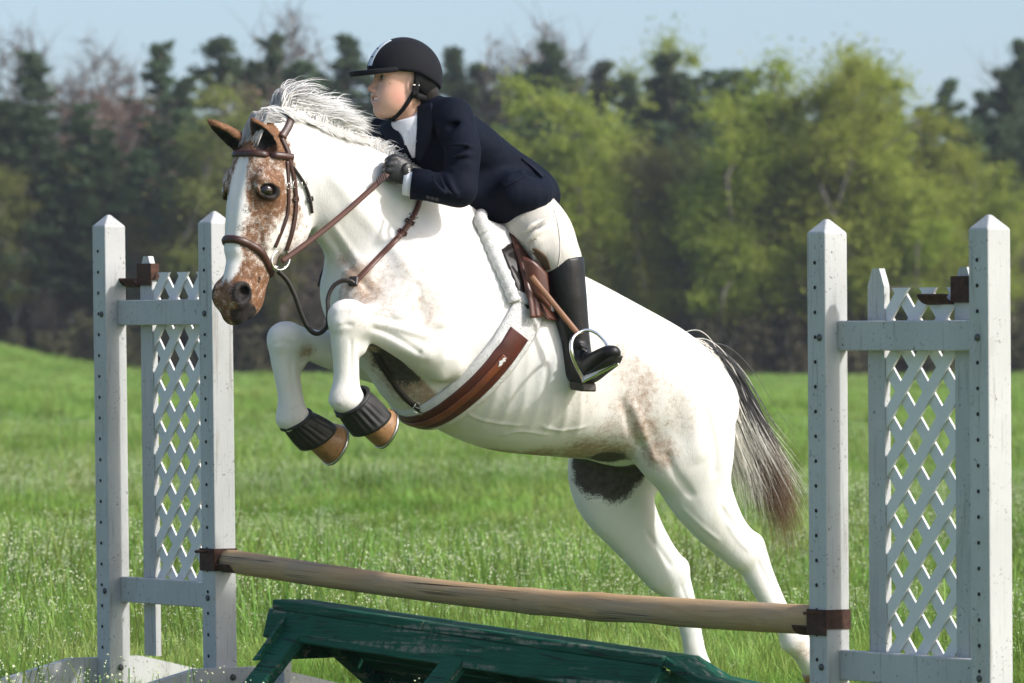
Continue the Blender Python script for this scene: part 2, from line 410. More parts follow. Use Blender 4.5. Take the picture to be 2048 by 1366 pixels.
# ------------------------------------------------------------------ the wood behind the field
def leaf_cloud(centres, radii, n, size, r, flat=1.0, up=.3):
    """many small leaf faces spread through the clumps -> verts, quads"""
    k = r.integers(0, len(centres), n); d = r.normal(0, 1, (n, 3)); d /= np.linalg.norm(d, axis=1)[:, None]
    c = centres[k] + d * radii[k][:, None] * np.minimum(np.abs(r.normal(0, .62, n)), 1.25)[:, None] * A((1, 1, flat))
    nn = r.normal(0, 1, (n, 3)); nn[:, 2] = np.abs(nn[:, 2]) + up; nn /= np.linalg.norm(nn, axis=1)[:, None]
    u = np.cross(nn, r.normal(0, 1, (n, 3))); u /= np.linalg.norm(u, axis=1)[:, None] + 1e-9; w = np.cross(nn, u)
    s = (size * r.uniform(.5, 1.4, n))[:, None]
    v = np.stack([c - u * s, c + w * s * .55, c + u * s, c - w * s * .55], 1).reshape(-1, 3); f = np.arange(n * 4).reshape(n, 4); return v, f
def limb(mb, p0, p1, r0, r1, r, wob=.12, n=5):
    p0, p1 = A(p0), A(p1); L = np.linalg.norm(p1 - p0); pts = [p0 + (p1 - p0) * t_ + r.normal(0, wob * L * .12, 3) * (0 < t_ < 1) for t_ in np.linspace(0, 1, n)]
    mb.tube(pts, list(np.linspace(r0, r1, n)), 6, True); return pts
def bark(name, c1, c2):
    t = NT(name); n1 = t.noise(t.coord((1, 1, .2)), 6, 4); t.bump(n1, .6, .05); return t.set(t.ramp(n1, [(.3, c1), (.7, c2)]), .9)
M_BARKP = bark('pine_bark', (.055, .042, .034), (.12, .095, .078)); M_BARKD = bark('grey_bark', (.075, .065, .055), (.16, .14, .12))
def fmat(name, cols, trans=.35, clump=.55):
    t = NT(name); oi = t.n('ShaderNodeObjectInfo'); n1 = t.noise(t.coord(), clump, 3, .6); n2 = t.noise(t.coord(), 4.0, 2)
    c = t.ramp(n1, [(.30, cols[0]), (.5, cols[1]), (.70, cols[2])]); c = t.mix(t.math('MULTIPLY', t.val(n2, .4, .8), .5), c, cols[2])
    hv = t.n('ShaderNodeHueSaturation'); t.l(c, hv.inputs['Color']); t.l(t.math('MULTIPLY_ADD', oi.outputs['Random'], .6, .7), hv.inputs['Value']); t.l(t.math('MULTIPLY_ADD', oi.outputs['Random'], .035, .483), hv.inputs['Hue'])
    t.set(hv.outputs[0], .7, spec=.15); tr = t.n('ShaderNodeBsdfTranslucent'); t.l(hv.outputs[0], tr.inputs[0]); mx = t.n('ShaderNodeMixShader'); mx.inputs[0].default_value = trans
    t.l(t.p.outputs[0], mx.inputs[1]); t.l(tr.outputs[0], mx.inputs[2]); t.l(mx.outputs[0], t.out.inputs[0]); return t.m
M_PINE = fmat('pine_needles', ((.058, .096, .048), (.086, .132, .064), (.122, .175, .084)), .5)
M_SPRING = fmat('spring_leaves', ((.190, .235, .030), (.270, .312, .046), (.350, .380, .080)), .5)
M_OLIVE = fmat('olive_leaves', ((.135, .150, .040), (.195, .205, .055), (.255, .250, .085)), .5)
M_BUD = fmat('reddish_buds', ((.15, .085, .060), (.20, .115, .085), (.26, .16, .12)), .35)
M_BRUSH = fmat('brown_brush', ((.12, .095, .07), (.17, .135, .10), (.23, .18, .14)), .4)
M_TWIG = fmat('bare_twigs', ((.16, .13, .11), (.22, .18, .155), (.29, .25, .215)), .2)
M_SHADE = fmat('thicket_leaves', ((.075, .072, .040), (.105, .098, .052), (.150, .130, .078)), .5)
def pine_proto(seed, h=13.0):
    r = np.random.default_rng(seed); mb = MB(); limb(mb, (0, 0, -.3), (r.normal(0, .2), 0, h * .97), .19, .03, r, .1, 7)
    C, Rr = [], []; z = h * r.uniform(.22, .34)
    while z < h * .985:
        t_ = (z / h - .25) / .75; L = (2.3 * (1 - max(t_, 0)) ** .75 + .25) * r.uniform(.65, 1.15)
        for k in range(r.integers(3, 6)):
            a = r.uniform(0, 6.28); l = L * r.uniform(.3, 1.2); tip = A((math.cos(a) * l, math.sin(a) * l, z + l * r.uniform(-.05, .5)))
            limb(mb, (0, 0, z), tip, .04, .01, r, .2, 3)
            for q in (.45, .75, 1.0): C.append(A((0, 0, z)) + (tip - A((0, 0, z))) * q); Rr.append(r.uniform(.18, .34) + .06 * l)
        z += r.uniform(.20, .38)
    v, f = leaf_cloud(np.array(C), np.array(Rr), 18000, .095, r, .7); return mb, v, f
def decid_proto(seed, h=12.0, wide=3.0, n=9000, size=.15, bare=False, base=.16):
    r = np.random.default_rng(seed); mb = MB(); forks = r.integers(2, 4); C, Rr = [], []
    limb(mb, (0, 0, -.3), (0, 0, h * .22), .17, .13, r, .15, 4)
    for k in range(forks + 2):
        a = r.uniform(0, 6.28) + k * 6.28 / (forks + 2); top = A((math.cos(a) * wide * r.uniform(.1, .55), math.sin(a) * wide * r.uniform(.1, .55), h * r.uniform(.72, .97)))
        s0 = A((0, 0, h * r.uniform(.10, .22))); pts = limb(mb, s0, top, .10, .02, r, .7, 7)
        for j in range(26 if bare else 15):
            q = r.uniform(.12, 1); bp = s0 + (top - s0) * q; a2 = r.uniform(0, 6.28); l = wide * r.uniform(.25, .72) * (1.15 - q * .62) * (.6 if q < .2 else 1)
            tip = bp + A((math.cos(a2) * l, math.sin(a2) * l, l * r.uniform(.15, .95))); limb(mb, bp, tip, .035, .008, r, .5, 4)
            if bare:
                for m in range(5): limb(mb, bp + (tip - bp) * r.uniform(.3, .9), tip + r.normal(0, .45, 3) + A((0, 0, .3)), .014, .004, r, .4, 3)
            for m in range(2): C.append(bp + (tip - bp) * r.uniform(.3, 1.05)); Rr.append(r.uniform(.55, 1.4))
    C = np.array(C); C[:, 2] = np.maximum(C[:, 2], h * base)
    v, f = leaf_cloud(C, np.array(Rr), n, size, r, .8); return mb, v, f
def thicket_proto(seed):
    r = np.random.default_rng(seed); mb = MB(); C, Rr = [], []
    for k in range(9):
        a = r.uniform(0, 6.28); b = A((r.normal(0, .9), r.normal(0, .5), -.2)); tip = b + A((math.cos(a) * .6, math.sin(a) * .6, r.uniform(1.2, 3.0))); limb(mb, b, tip, .035, .01, r, .6, 4)
        for q in (.3, .55, .8, 1.0): C.append(b + (tip - b) * q); Rr.append(r.uniform(.3, .6))
    v, f = leaf_cloud(np.array(C), np.array(Rr), 2600, .13, r, .8); return mb, v, f
PROTO = {}
def proto(key, data, bk, lf):
    mb, v, f = data; me = bpy.data.meshes.new('trunk'); me.from_pydata(mb.v, [], mb.f); me.polygons.foreach_set('use_smooth', np.ones(len(mb.f), bool)); me.materials.append(bk); me.update()
    PROTO.setdefault(key, []).append((me, mesh_np('crown', v, f, lf, False)))
for i in range(4): proto('pine', pine_proto(100 + i), M_BARKP, M_PINE)
for i in range(4): proto('spring', decid_proto(200 + i, 12, 3.0, 22000, .085), M_BARKD, M_SPRING)
for i in range(3): proto('olive', decid_proto(300 + i, 12, 2.7, 12000, .08), M_BARKD, M_OLIVE)
for i in range(2): proto('bud', decid_proto(400 + i, 12, 2.3, 4200, .09, True), M_BARKD, M_BUD)
for i in range(2): proto('bare', decid_proto(500 + i, 13, 2.4, 2600, .06, True), M_BARKD, M_TWIG)
for i in range(3): proto('thicket', thicket_proto(600 + i), M_BARKD, M_SHADE)
for i in range(2): proto('brush', decid_proto(700 + i, 7, 2.2, 6000, .07, True, .03), M_BARKD, M_BRUSH)
KH = {'pine': 13.0, 'spring': 12.0, 'olive': 12.0, 'bud': 12.0, 'bare': 13.0, 'thicket': 3.0, 'brush': 7.0}
NAME = {'pine': 'pine_tree', 'spring': 'spring_tree', 'olive': 'olive_tree', 'bud': 'budding_tree', 'bare': 'bare_tree', 'thicket': 'thicket_bush', 'brush': 'brown_brush'}
NAME['olive'] = 'leafing_tree'
LOOK = {'pine': 'dark green pine', 'spring': 'bright yellow-green spring tree', 'olive': 'thin olive-green tree coming into leaf', 'bud': 'reddish-brown budding tree', 'bare': 'tall bare pale grey tree', 'thicket': 'low dark thicket bush at the field edge', 'brush': 'leafless brown brush at the field edge'}
def where(px):
    if px < 470: return 'behind the left jump standard'
    if px < 900: return "behind the horse's head and the rider"
    if px < 1560: return "between the rider and the right jump standard"
    return 'behind the right jump standard'
rt_ = np.random.default_rng(77)
ROWS = {}
ONES = ['', 'first', 'second', 'third', 'fourth', 'fifth', 'sixth', 'seventh', 'eighth', 'ninth', 'tenth', 'eleventh', 'twelfth', 'thirteenth', 'fourteenth', 'fifteenth', 'sixteenth', 'seventeenth', 'eighteenth', 'nineteenth']
def ORD(n):
    if n < 20: return ONES[n]
    t_, u = divmod(n, 10); return ({2: 'twentieth', 3: 'thirtieth', 4: 'fortieth'}[t_] if u == 0 else {2: 'twenty', 3: 'thirty', 4: 'forty'}[t_] + '-' + ONES[u])
def tree(kind, px, top, D, wid=1.0):
    me1, me2 = PROTO[kind][rt_.integers(0, len(PROTO[kind]))]
    x = (px - 1024) * D / F; zb = float(gz(x, D)); ztop = CAMH - (top - 683) * D / F; s = (ztop - zb) / KH[kind]
    o = empty(NAME[kind], (x, D, zb - .05)); w = s * wid
    o.scale = (w, w, s); o.rotation_euler = (0, 0, rt_.uniform(0, 6.28))
    tag(o, LOOK[kind] + ' ' + where(px), 'bush' if kind in ('thicket', 'brush') else 'tree', LOOK[kind] + 's ' + where(px))
    ROWS.setdefault('inner' if kind in ('thicket', 'brush') or (kind == 'pine' and D < 227) else kind, []).append((px, o))
    for nm, m in (('trunk', me1), ('crown', me2)):
        c = bpy.data.objects.new(nm, m); COL.objects.link(c); c.parent = o
    return o
# dark pines standing forward on the left
for px in list(range(-60, 560, 58)) + [620, 690, 830, 930, 1000]: tree('pine', px + rt_.uniform(-18, 18), rt_.uniform(190, 320), rt_.uniform(211, 215.5), rt_.uniform(1.1, 1.45))
# skyline pines
for px, top in [(10, 190), (66, 92), (130, 200), (215, 235), (262, 190), (322, 84), (372, 150), (445, 66), (505, 120), (548, 60), (600, 120), (640, 140), (694, 66), (742, 150), (790, 150), (850, 130), (905, 92), (955, 120), (1010, 150), (1060, 120), (1100, 82), (1150, 140), (1205, 120), (1255, 150), (1335, 104), (1385, 140), (1440, 126), (1476, 128), (1530, 170), (1590, 190), (1660, 190), (1720, 200), (1790, 190), (1850, 210), (1898, 156), (1965, 176), (2010, 140), (2046, 66), (2100, 90), (-40, 150), (-90, 120)]:
    tree('pine', px, top, rt_.uniform(228, 246), rt_.uniform(.9, 1.25))
for px in range(-110, 2180, 62): tree('pine', px + rt_.uniform(-20, 20), rt_.uniform(215, 330), rt_.uniform(216, 226), rt_.uniform(1.0, 1.35))
for px, top in [(20, 20), (85, 40), (205, 22), (235, 60), (540, 2), (565, 30), (1020, 20), (1070, 4), (1105, 30), (1985, 120)]: tree('bare', px, top, rt_.uniform(240, 252), 1.0)
for px, top in [(160, 175), (225, 190), (290, 200), (330, 190), (10, 210), (520, 170), (575, 200), (1930, 300), (1700, 330)]: tree('bud', px, top, rt_.uniform(220, 230), 1.15)
for px, top in [(1262, 60), (1300, 46)]: tree('spring', px, top, 243, .8)
for px, top in [(1140, 140), (1090, 250), (1205, 240), (1500, 170), (1585, 84), (1640, 100), (1680, 160), (1745, 60), (1790, 110), (1830, 200), (1880, 250), (1945, 280), (1560, 260), (1420, 300), (1985, 360), (2050, 400), (1470, 380), (1720, 330), (1620, 330), (2110, 380), (1530, 420), (1660, 430), (1780, 400), (1850, 380), (1930, 430), (1300, 420), (1240, 360), (1390, 380), (1600, 200), (1710, 230), (1810, 290), (1660, 260), (1550, 330), (1760, 220), (1110, 330), (1160, 290), (1900, 330), (1440, 230)]:
    tree('spring', px, top, rt_.uniform(209, 216), rt_.uniform(.95, 1.3))
for px, top in [(30, 330), (110, 300), (190, 360), (270, 420), (310, 480), (380, 330), (450, 300), (560, 330), (640, 320), (415, 150), (880, 290), (960, 300), (1010, 330), (1270, 280), (1320, 330), (1370, 260), (1060, 400), (1180, 420), (1350, 430), (1900, 480), (700, 300), (760, 260)]:
    tree('olive', px, top, rt_.uniform(209, 214), rt_.uniform(.9, 1.2))
for px in range(-80, 2140, 58): tree('thicket', px + rt_.uniform(-15, 15), rt_.uniform(590, 670), rt_.uniform(207.5, 212), rt_.uniform(1.0, 1.6))
for px in range(-60, 2120, 44): tree('brush', px + rt_.uniform(-25, 25), rt_.uniform(380, 580), rt_.uniform(210, 216), rt_.uniform(.9, 1.5))
for px in range(-90, 2150, 64): tree('brush', px + rt_.uniform(-25, 25), rt_.uniform(330, 470), rt_.uniform(222, 232), rt_.uniform(1.0, 1.5))
for px, top, kd in ((18, 560, 'thicket'), (40, 540, 'thicket'), (30, 450, 'brush'), (52, 480, 'brush')): tree(kd, px, top, 213, 1.7)
for kind, lst in ROWS.items():
    lst.sort(key=lambda q: q[0]); n_ = 0
    for px, o in lst:
        if kind != 'inner' and -15 < px < 2063:
            n_ += 1; o['label'] = {'pine': 'dark green pine on the skyline', 'spring': 'bright yellow-green spring tree', 'olive': 'thin olive tree coming into leaf', 'bud': 'reddish-brown budding tree', 'bare': 'tall bare pale grey tree'}[kind] + f', {ORD(n_)} from the left'; o['group'] = {'pine': 'skyline pines', 'spring': 'spring trees', 'olive': 'olive trees', 'bud': 'budding trees', 'bare': 'bare trees'}[kind]
# ------------------------------------------------------------------ the jump
t = NT('weathered_white_paint'); co = t.coord(); n1 = t.noise(co, 3.5, 4); n2 = t.noise(t.coord((1, 1, .06)), 60, 4, .6); n3 = t.noise(co, 85, 3, .6); n4 = t.noise(co, 9, 4, .7)
c = t.mix(t.val(n1, .35, .7), (.445, .45, .445), (.385, .39, .385)); c = t.mix(t.math('MULTIPLY', t.val(n3, .60, .68), t.val(n4, .44, .60)), c, (.10, .095, .085)); c = t.mix(t.math('MULTIPLY', t.val(n2, .58, .68), .6), c, (.24, .23, .21)); c = t.mix(t.math('MULTIPLY', t.val(t.noise(t.coord((1, 1, .25)), 4.5, 5, .7, .5), .56, .72), .5), c, (.25, .24, .21))
b1 = t.bump(n2, .25, .004); t.bump(n3, .15, .002, b1); M_PAINT = t.set(c, .6)
t = NT('lattice_white'); n3 = t.noise(t.coord(), 90, 3, .6); M_LATT = t.set(t.mix(t.math('MULTIPLY', t.val(n3, .64, .72), t.val(t.noise(t.coord(), 5, 3), .45, .65)), (.62, .62, .615), (.22, .21, .19)), .45)
M_HOLE = NT('hole_dark').set((.015, .014, .013), .9)
t = NT('rusty_steel'); n1 = t.noise(t.coord(), 45, 5, .65); t.bump(n1, .5, .004); M_RUST = t.set(t.ramp(n1, [(.3, (.020, .009, .006)), (.55, (.060, .024, .013)), (.75, (.115, .045, .022))]), .75, .25)
NL_ = -A((.814, .581, 0)); NR_ = PD
M_BOLT = NT('galvanised_bolt').set((.10, .10, .10), .5, .8)
def clip_poly(poly, a, b, c):
    """keep a*x + b*y <= c"""
    out = []
    for i in range(len(poly)):
        p, q = poly[i], poly[(i + 1) % len(poly)]; dp, dq = a * p[0] + b * p[1] - c, a * q[0] + b * q[1] - c
        if dp <= 0: out.append(p)
        if dp * dq < 0: t_ = dp / (dp - dq); out.append((p[0] + (q[0] - p[0]) * t_, p[1] + (q[1] - p[1]) * t_))
    return out
def standard(pa, sgap, drop, label, cup_at, rail_cup, lean):
    """two posts, two rails, a lattice panel behind and feet; pa is the far post, the near one stands sgap along PD"""
    pa = A((pa[0], pa[1], 0)); root = empty('jump_standard', pa + UP * -drop); tag(root, label, 'jump standard', 'painted jump standards')
    up = unit(UP + A((lean, 0, 0))); w = .0445; z0 = -drop
    def at(a, e, z): return pa + NR_ * a + (-NL_) * e + up * (z - .095 * 0 + z0)
    posts = []
    for a, ht in ((0, 1.766), (sgap, 1.766)):
        mb = MB(); pr = []
        for z, k in ((-.06, 1), (ht - .042, 1), (ht - .004, .22), (ht, .12)):
            ww = w * k; pr.append([at(a + i * ww, j * ww, z) for i, j in ((-1, -1), (1, -1), (1, 1), (-1, 1))])
        vv = [q for r_ in pr for q in r_]; ff = [(0, 3, 2, 1), tuple(range(12, 16))] + [(r_ * 4 + k, r_ * 4 + (k + 1) % 4, (r_ + 1) * 4 + (k + 1) % 4, (r_ + 1) * 4 + k) for r_ in range(3) for k in range(4)]
        mb.add(vv, ff); po = mb.build('post', M_PAINT, root, False)
        md = po.modifiers.new('soft_edges', 'BEVEL'); md.width = .004; md.segments = 2; md.limit_method = 'ANGLE'
        posts.append(po); hb = MB(); z = ht - .135
        while z > .12:
            c = at(a - .004, -w - .0008, z); hb.add(*rings([(c, NR_, up, .0062, .0062), (c + NL_ * .0012, NR_, up, .0062, .0062)], 10)); z -= .0765
        hb.build('peg_holes', M_HOLE, po)
        for zz in (1.40, .385):
            c = at(a + .018 * (1 if a == 0 else -.2), -w - .001, zz); bb = MB(); bb.add(*rings([(c, NR_, up, .011, .011), (c + NL_ * .004, NR_, up, .011, .011), (c + NL_ * .007, NR_, up, .006, .006)], 8)); bb.build('bolt', M_BOLT, po)
    for zt in (1.452, .437):
        mb = MB(); mb.box(at((sgap) / 2, .0255 - .003, zt - .046), NR_, NL_, up, sgap / 2 - w - .001, .019, .046, .003); mb.build('rail', M_PAINT, root)
    # lattice panel: two pickets and crossed slats, fixed behind the rails
    a1, a2 = .18, .595; ee = .0445 + .013
    for a in (a1, a2):
        hw = .040; zt, zb = 1.612, .152; q = [(-hw, zb), (hw, zb), (hw, zt - .055), (hw * .42, zt), (-hw * .42, zt), (-hw, zt - .055)]
        mb = MB(); mb.prism([at(a + x, ee - .011, z) for x, z in q], -NL_ * .022); mb.build('picket', M_PAINT, root)
    x0, x1, zlo, zhi = a1 + .041, a2 - .041, .405, 1.552; pitch = .150; sw = .0205; hr = 1.15
    for sgn, e in ((1, ee - .002), (-1, ee + .0062)):
        k = -12
        while k < 24:
            # line  z - zlo = sgn*(x - x0) + k*pitch
            c0 = k * pitch; L = 3; d = (1 / math.hypot(1, hr), sgn * hr / math.hypot(1, hr)); n_ = (-d[1], d[0]); base = (x0, zlo + c0)
            poly = [(base[0] + d[0] * s_ * L + n_[0] * b_ * sw, base[1] + d[1] * s_ * L + n_[1] * b_ * sw) for s_, b_ in ((-1, -1), (1, -1), (1, 1), (-1, 1))]
            for a_, b_, c_ in ((-1, 0, -x0), (1, 0, x1), (0, -1, -zlo), (0, 1, zhi)):
                poly = clip_poly(poly, a_, b_, c_)
                if len(poly) < 3: break
            if len(poly) >= 3:
                ar = abs(sum(poly[i][0] * poly[(i + 1) % len(poly)][1] - poly[(i + 1) % len(poly)][0] * poly[i][1] for i in range(len(poly)))) / 2
                if ar > 3e-4:
                    mb = MB(); mb.prism([at(x, e - .004, z) for x, z in poly], -NL_ * .0078); mb.build('slat', M_LATT, root)
            k += 1
    # feet: long boards with sloping ends across each post
    for a, e_side in ((0, -1), (sgap, 1)):
        y_ = a + e_side * (w + .020); q = [(-.62, -.04), (.62, -.04), (.62, .03), (.15, .138), (-.15, .138), (-.62, .03)]
        mb = MB(); mb.prism([at(y_ - .019, x, z) for x, z in q], NR_ * .038); mb.build('foot', M_PAINT, root)
        for zz in (.045, .105):
            c = at(a + e_side * (w + .040) if e_side > 0 else a + w + .001, .0, zz); bb = MB(); bb.add(*rings([(c, NL_, up, .012, .012), (c + NR_ * .005, NL_, up, .012, .012), (c + NR_ * .008, NL_, up, .006, .006)], 8)); bb.build('bolt', M_BOLT, root)
    # spare jump cup hooked on a picket, its trough pointing away from the near post
    def cup(a, e, z, dirn, bw, lab=None):
        mb = MB(); th = .0025
        mb.box(at(a, e - bw - .003, z), NR_, NL_, up, .046, th, .040); mb.box(at(a + .046 * dirn, e - .002, z), NR_, NL_, up, th, bw + .002, .040)
        mb.box(at(a - .046 * dirn, e - .002, z + .01), NR_, NL_, up, th, bw + .002, .030)
        pr = []; 
        for i in range(9):
            an = R(-75 + i * 150 / 8); pr.append((math.sin(an) * .047, -math.cos(an) * .040))
        s0 = a + dirn * .048; s1 = a + dirn * .128
        outer = [at(s0, e + x, z - .006 + y) for x, y in pr]; inner = [at(s0, e + x * .93, z - .003 + y * .93) for x, y in pr][::-1]
        mb.prism(outer + inner, NR_ * dirn * (.13 if bw < .03 else .082))
        return mb
    mb = cup(cup_at, ee, 1.545, -1, .016); mb.build('jump_cup', M_RUST, root)
    ra, rd = rail_cup; zc = .522; mb = cup(ra, 0, zc, rd, w + .002); jc_ = mb.build('jump_cup', M_RUST, root)
    mb = MB(); mb.tube([at(ra, -w - .055, zc + .03), at(ra, w + .02, zc + .03)], .005, 8); mb.build('cup_pin', M_RUST, jc_)
    return root
pA = POSTB - PD * .724
standard(pA, .724, .0, 'white wooden jump standard with lattice at the left, by the horse\'s muzzle', .18, (.724, 1), -.012)
standard(POSTC, .773, .088, 'white wooden jump standard with lattice at the right, behind the tail', .595, (0.0, -1), -.006)
# ---- the pole
zc0 = P(460, 1121, 20.3)[2]; E0 = POSTB + PD * .05 + UP * (.522 + .012); E1 = POSTC - PD * .05 + UP * (.522 - .088 + .012)
E0 = A((*E0[:2], P(0, 1121, E0[1])[2])); E1 = A((*E1[:2], P(0, 1240, E1[1])[2]))
L_ = np.linalg.norm(E1 - E0); ux = unit(E1 - E0); uy = unit(np.cross(UP, ux)); uz = np.cross(ux, uy)
rp = np.random.default_rng(5); nr, ns = 90, 24; vv = []
for i in range(nr):
    t_ = i / (nr - 1); sag = -.034 * math.sin(math.pi * t_) ; rad = .040 + .006 * t_ + .0012 * math.sin(9 * t_ + 1) + .0035 * math.exp(-((t_ - .66) / .02) ** 2) + .003 * math.exp(-((t_ - .55) / .015) ** 2)
    if i in (0, nr - 1): rad *= .95
    for k in range(ns):
        a = 2 * math.pi * k / ns; r_ = rad * (1 + .02 * math.sin(2 * a + 5 * t_) + .012 * math.sin(3 * a + 13 * t_) - .10 * max(0, math.cos(a + 1.7)) ** 8 * math.exp(-((t_ - .735) / .03) ** 2))
        vv.append((t_ * L_, math.cos(a) * r_, math.sin(a) * r_ + sag))
ff = [(i * ns + k, (i + 1) * ns + k, (i + 1) * ns + (k + 1) % ns, i * ns + (k + 1) % ns) for i in range(nr - 1) for k in range(ns)] + [tuple(range(ns)), tuple(range((nr - 1) * ns, nr * ns))[::-1]]
t = NT('peeled_pole_wood'); co = t.coord((.55, 7, 7)); n1 = t.noise(co, 6, 6, .6, .8); n2 = t.noise(t.coord((1.2, 26, 26)), 3.2, 4, .6, .6); n3 = t.noise(t.coord(), 3.0, 3); cr_ = t.noise(t.coord((.10, 13, 13)), 2.1, 3, .45, .25)
c = t.ramp(n1, [(.25, (.34, .210, .105)), (.5, (.44, .285, .148)), (.75, (.54, .370, .205))]); c = t.mix(t.val(n3, .45, .75), c, (.40, .285, .175)); c = t.mix(t.math('MULTIPLY', t.val(n2, .6, .75), .5), c, (.16, .105, .065))
crack = t.ramp(cr_, [(.480, (0, 0, 0)), (.495, (1, 1, 1)), (.505, (1, 1, 1)), (.52, (0, 0, 0))]); crk = t.math('MULTIPLY', crack, t.val(t.noise(t.coord((1, 4, 4)), 2.4, 2), .54, .66)); c = t.mix(crk, c, (.055, .035, .022))
gr = t.math('MULTIPLY', t.val(t.noise(t.coord((.8, 5, 5)), 3.4, 4), .5, .68), .6); c = t.mix(t.math('MULTIPLY', gr, .6), c, (.30, .255, .205))
b1 = t.bump(n1, .25, .006); t.bump(t.math('MULTIPLY', crk, -1), .6, .006, b1); M_POLE = t.set(c, .8, spec=.2)
me = mesh_np('jump_pole', vv, ff, M_POLE); po = bpy.data.objects.new('jump_pole', me); COL.objects.link(po)
po.matrix_world = Matrix(((ux[0], uy[0], uz[0], E0[0]), (ux[1], uy[1], uz[1], E0[1]), (ux[2], uy[2], uz[2], E0[2]), (0, 0, 0, 1)))
tag(po, 'round peeled wooden pole resting in cups between the two standards', 'pole')
# ---- the coop: a green A-frame under the pole
t = NT('green_paint'); co = t.coord(); n1 = t.noise(co, 5, 4); n2 = t.noise(t.coord((1, 1, 1), rot=(0, 0, R(54.5))), 1, 1); gm = t.n('ShaderNodeTexCoord'); mp = t.n('ShaderNodeMapping'); mp.inputs['Rotation'].default_value = (0, 0, R(54.5)); mp.inputs['Scale'].default_value = (1, 1, 1)
t.l(gm.outputs['Object'], mp.inputs[0]); mp2 = t.n('ShaderNodeMapping'); mp2.inputs['Scale'].default_value = (1.1, 24, 24); t.l(mp.outputs[0], mp2.inputs[0])
gn = t.noise(mp2.outputs[0], 3.0, 5, .6, .7); pn = t.noise(mp2.outputs[0], 1.4, 4, .65, .5); n5 = t.noise(co, 30, 4, .7)
c = t.mix(t.val(n1, .35, .7), (.008, .092, .052), (.006, .066, .040)); c = t.mix(t.val(gn, .54, .66), c, (.008, .020, .016)); c = t.mix(t.math('MULTIPLY', t.val(pn, .54, .64), t.val(n5, .40, .56)), c, (.20, .20, .16))
t.bump(gn, .9, .010); M_GREEN = t.set(c, .7, spec=.2)
K0 = P(577, 1199, 19.88); K1 = K0 + PD * 2.23; K1 = A((K1[0], K1[1], P(0, 1311, K1[1])[2])); kx = unit(K1 - K0); Lk = np.linalg.norm(K1 - K0)
coop = empty('jump_coop', K0 * A((1, 1, 0))); tag(coop, 'dark green wooden coop with open A-frame legs under the pole', 'jump coop')
def kp(a, q, z): return K0 + kx * a + QD * q + UP * z
def plank(name, a0, a1, q0, z0_, q1, z1, th, up_hint, parent=coop, bev=.004):
    """board running along the coop; its section goes from (q0, z0) to (q1, z1)"""
    c = (kp(a0, q0, z0_) + kp(a1, q1, z1)) / 2; sec = QD * (q1 - q0) + UP * (z1 - z0_); hw = np.linalg.norm(sec) / 2; n_ = unit(np.cross(kx, sec)); n_ = n_ if n_ @ A(up_hint) > 0 else -n_
    mb = MB(); mb.box(c + n_ * 0, kx, sec, n_, abs(a1 - a0) / 2, hw, th / 2, bev); return mb.build(name, M_GREEN, parent)
plank('ridge_cap', -.02, .90, -.10, -.020, .055, -.016, .034, UP); plank('ridge_cap', .905, Lk + .005, -.10, -.021, .055, -.017, .034, UP)
plank('face_board', -.045, Lk - .005, .040, -.036, .066, -.135, .030, QD)
for i in range(3):
    s0 = .10 + i * .155; s1 = s0 + .148; f = lambda s_: (-s_ * .80, -.035 - s_ * .62)
    plank('back_board', -.02, Lk + .02, f(s0)[0], f(s0)[1], f(s1)[0], f(s1)[1], .022, UP)
zg = -K0[2]
for a in (.13, 1.11, Lk - .06):
    fl_ = float(gz(*(kp(a, .45, 0)[:2]))); p0 = kp(a, .005, -.06); p1 = kp(a, .36, 0); p1[2] = fl_ - .02; ax = unit(p1 - p0); sd_ = kx; nn = unit(np.cross(ax, sd_))
    mb = MB(); mb.box((p0 + p1) / 2, ax, sd_, nn, np.linalg.norm(p1 - p0) / 2, .056, .019, .004); mb.build('front_leg', M_GREEN, coop)
    p0 = kp(a, -.02, -.09); p1 = kp(a, -.46, 0); p1[2] = float(gz(*p1[:2])) - .02; ax = unit(p1 - p0); nn = unit(np.cross(ax, sd_)); mb = MB(); mb.box((p0 + p1) / 2, ax, sd_, nn, np.linalg.norm(p1 - p0) / 2, .044, .019, .004); mb.build('back_leg', M_GREEN, coop)
    # end gusset
    if a != 1.11:
        mb = MB(); aa = a + (.06 if a > 1 else -.06); mb.prism([kp(aa - .01, .06, -.05), kp(aa - .01, .19, -.20), kp(aa - .01, -.20, -.20), kp(aa - .01, -.06, -.05)], kx * .02); mb.build('end_gusset', M_GREEN, coop)
mb = MB(); mb.box(kp(1.14, -.10, -.30), kx, UP, QD, 1.05, .16, .010, .003)
# the ridge board runs on past the frame, its loose end bent down
c0_, c1_ = kp(Lk + .008, -.02, -.018), kp(Lk + .17, -.03, -.070); ax = unit(c1_ - c0_); mb = MB(); mb.box((c0_ + c1_) / 2, ax, QD, np.cross(ax, QD), np.linalg.norm(c1_ - c0_) / 2, .07, .016, .004); mb.build('ridge_cap', M_GREEN, coop)
c2_ = kp(Lk + .37, -.05, -.082); ax = unit(c2_ - c1_); mb = MB(); mb.box((c1_ + c2_) / 2 + ax * .003, ax, QD, np.cross(ax, QD), np.linalg.norm(c2_ - c1_) / 2, .07, .017, .004); mb.build('ridge_cap', M_GREEN, coop)
# a white plank end standing behind the coop
wp = P(547, 1266, 20.25); mb = MB(); zg_ = float(gz(wp[0], wp[1])); q = [(-.045, zg_ - .03), (.07, zg_ - .03), (.07, .355), (-.018, .355), (-.045, .325)]
mb.prism([A((wp[0], wp[1], 0)) + PD * x + UP * z for x, z in q], -QD * .03); tag(mb.build('white_plank', M_PAINT), 'short white plank end standing behind the left end of the coop', 'plank')
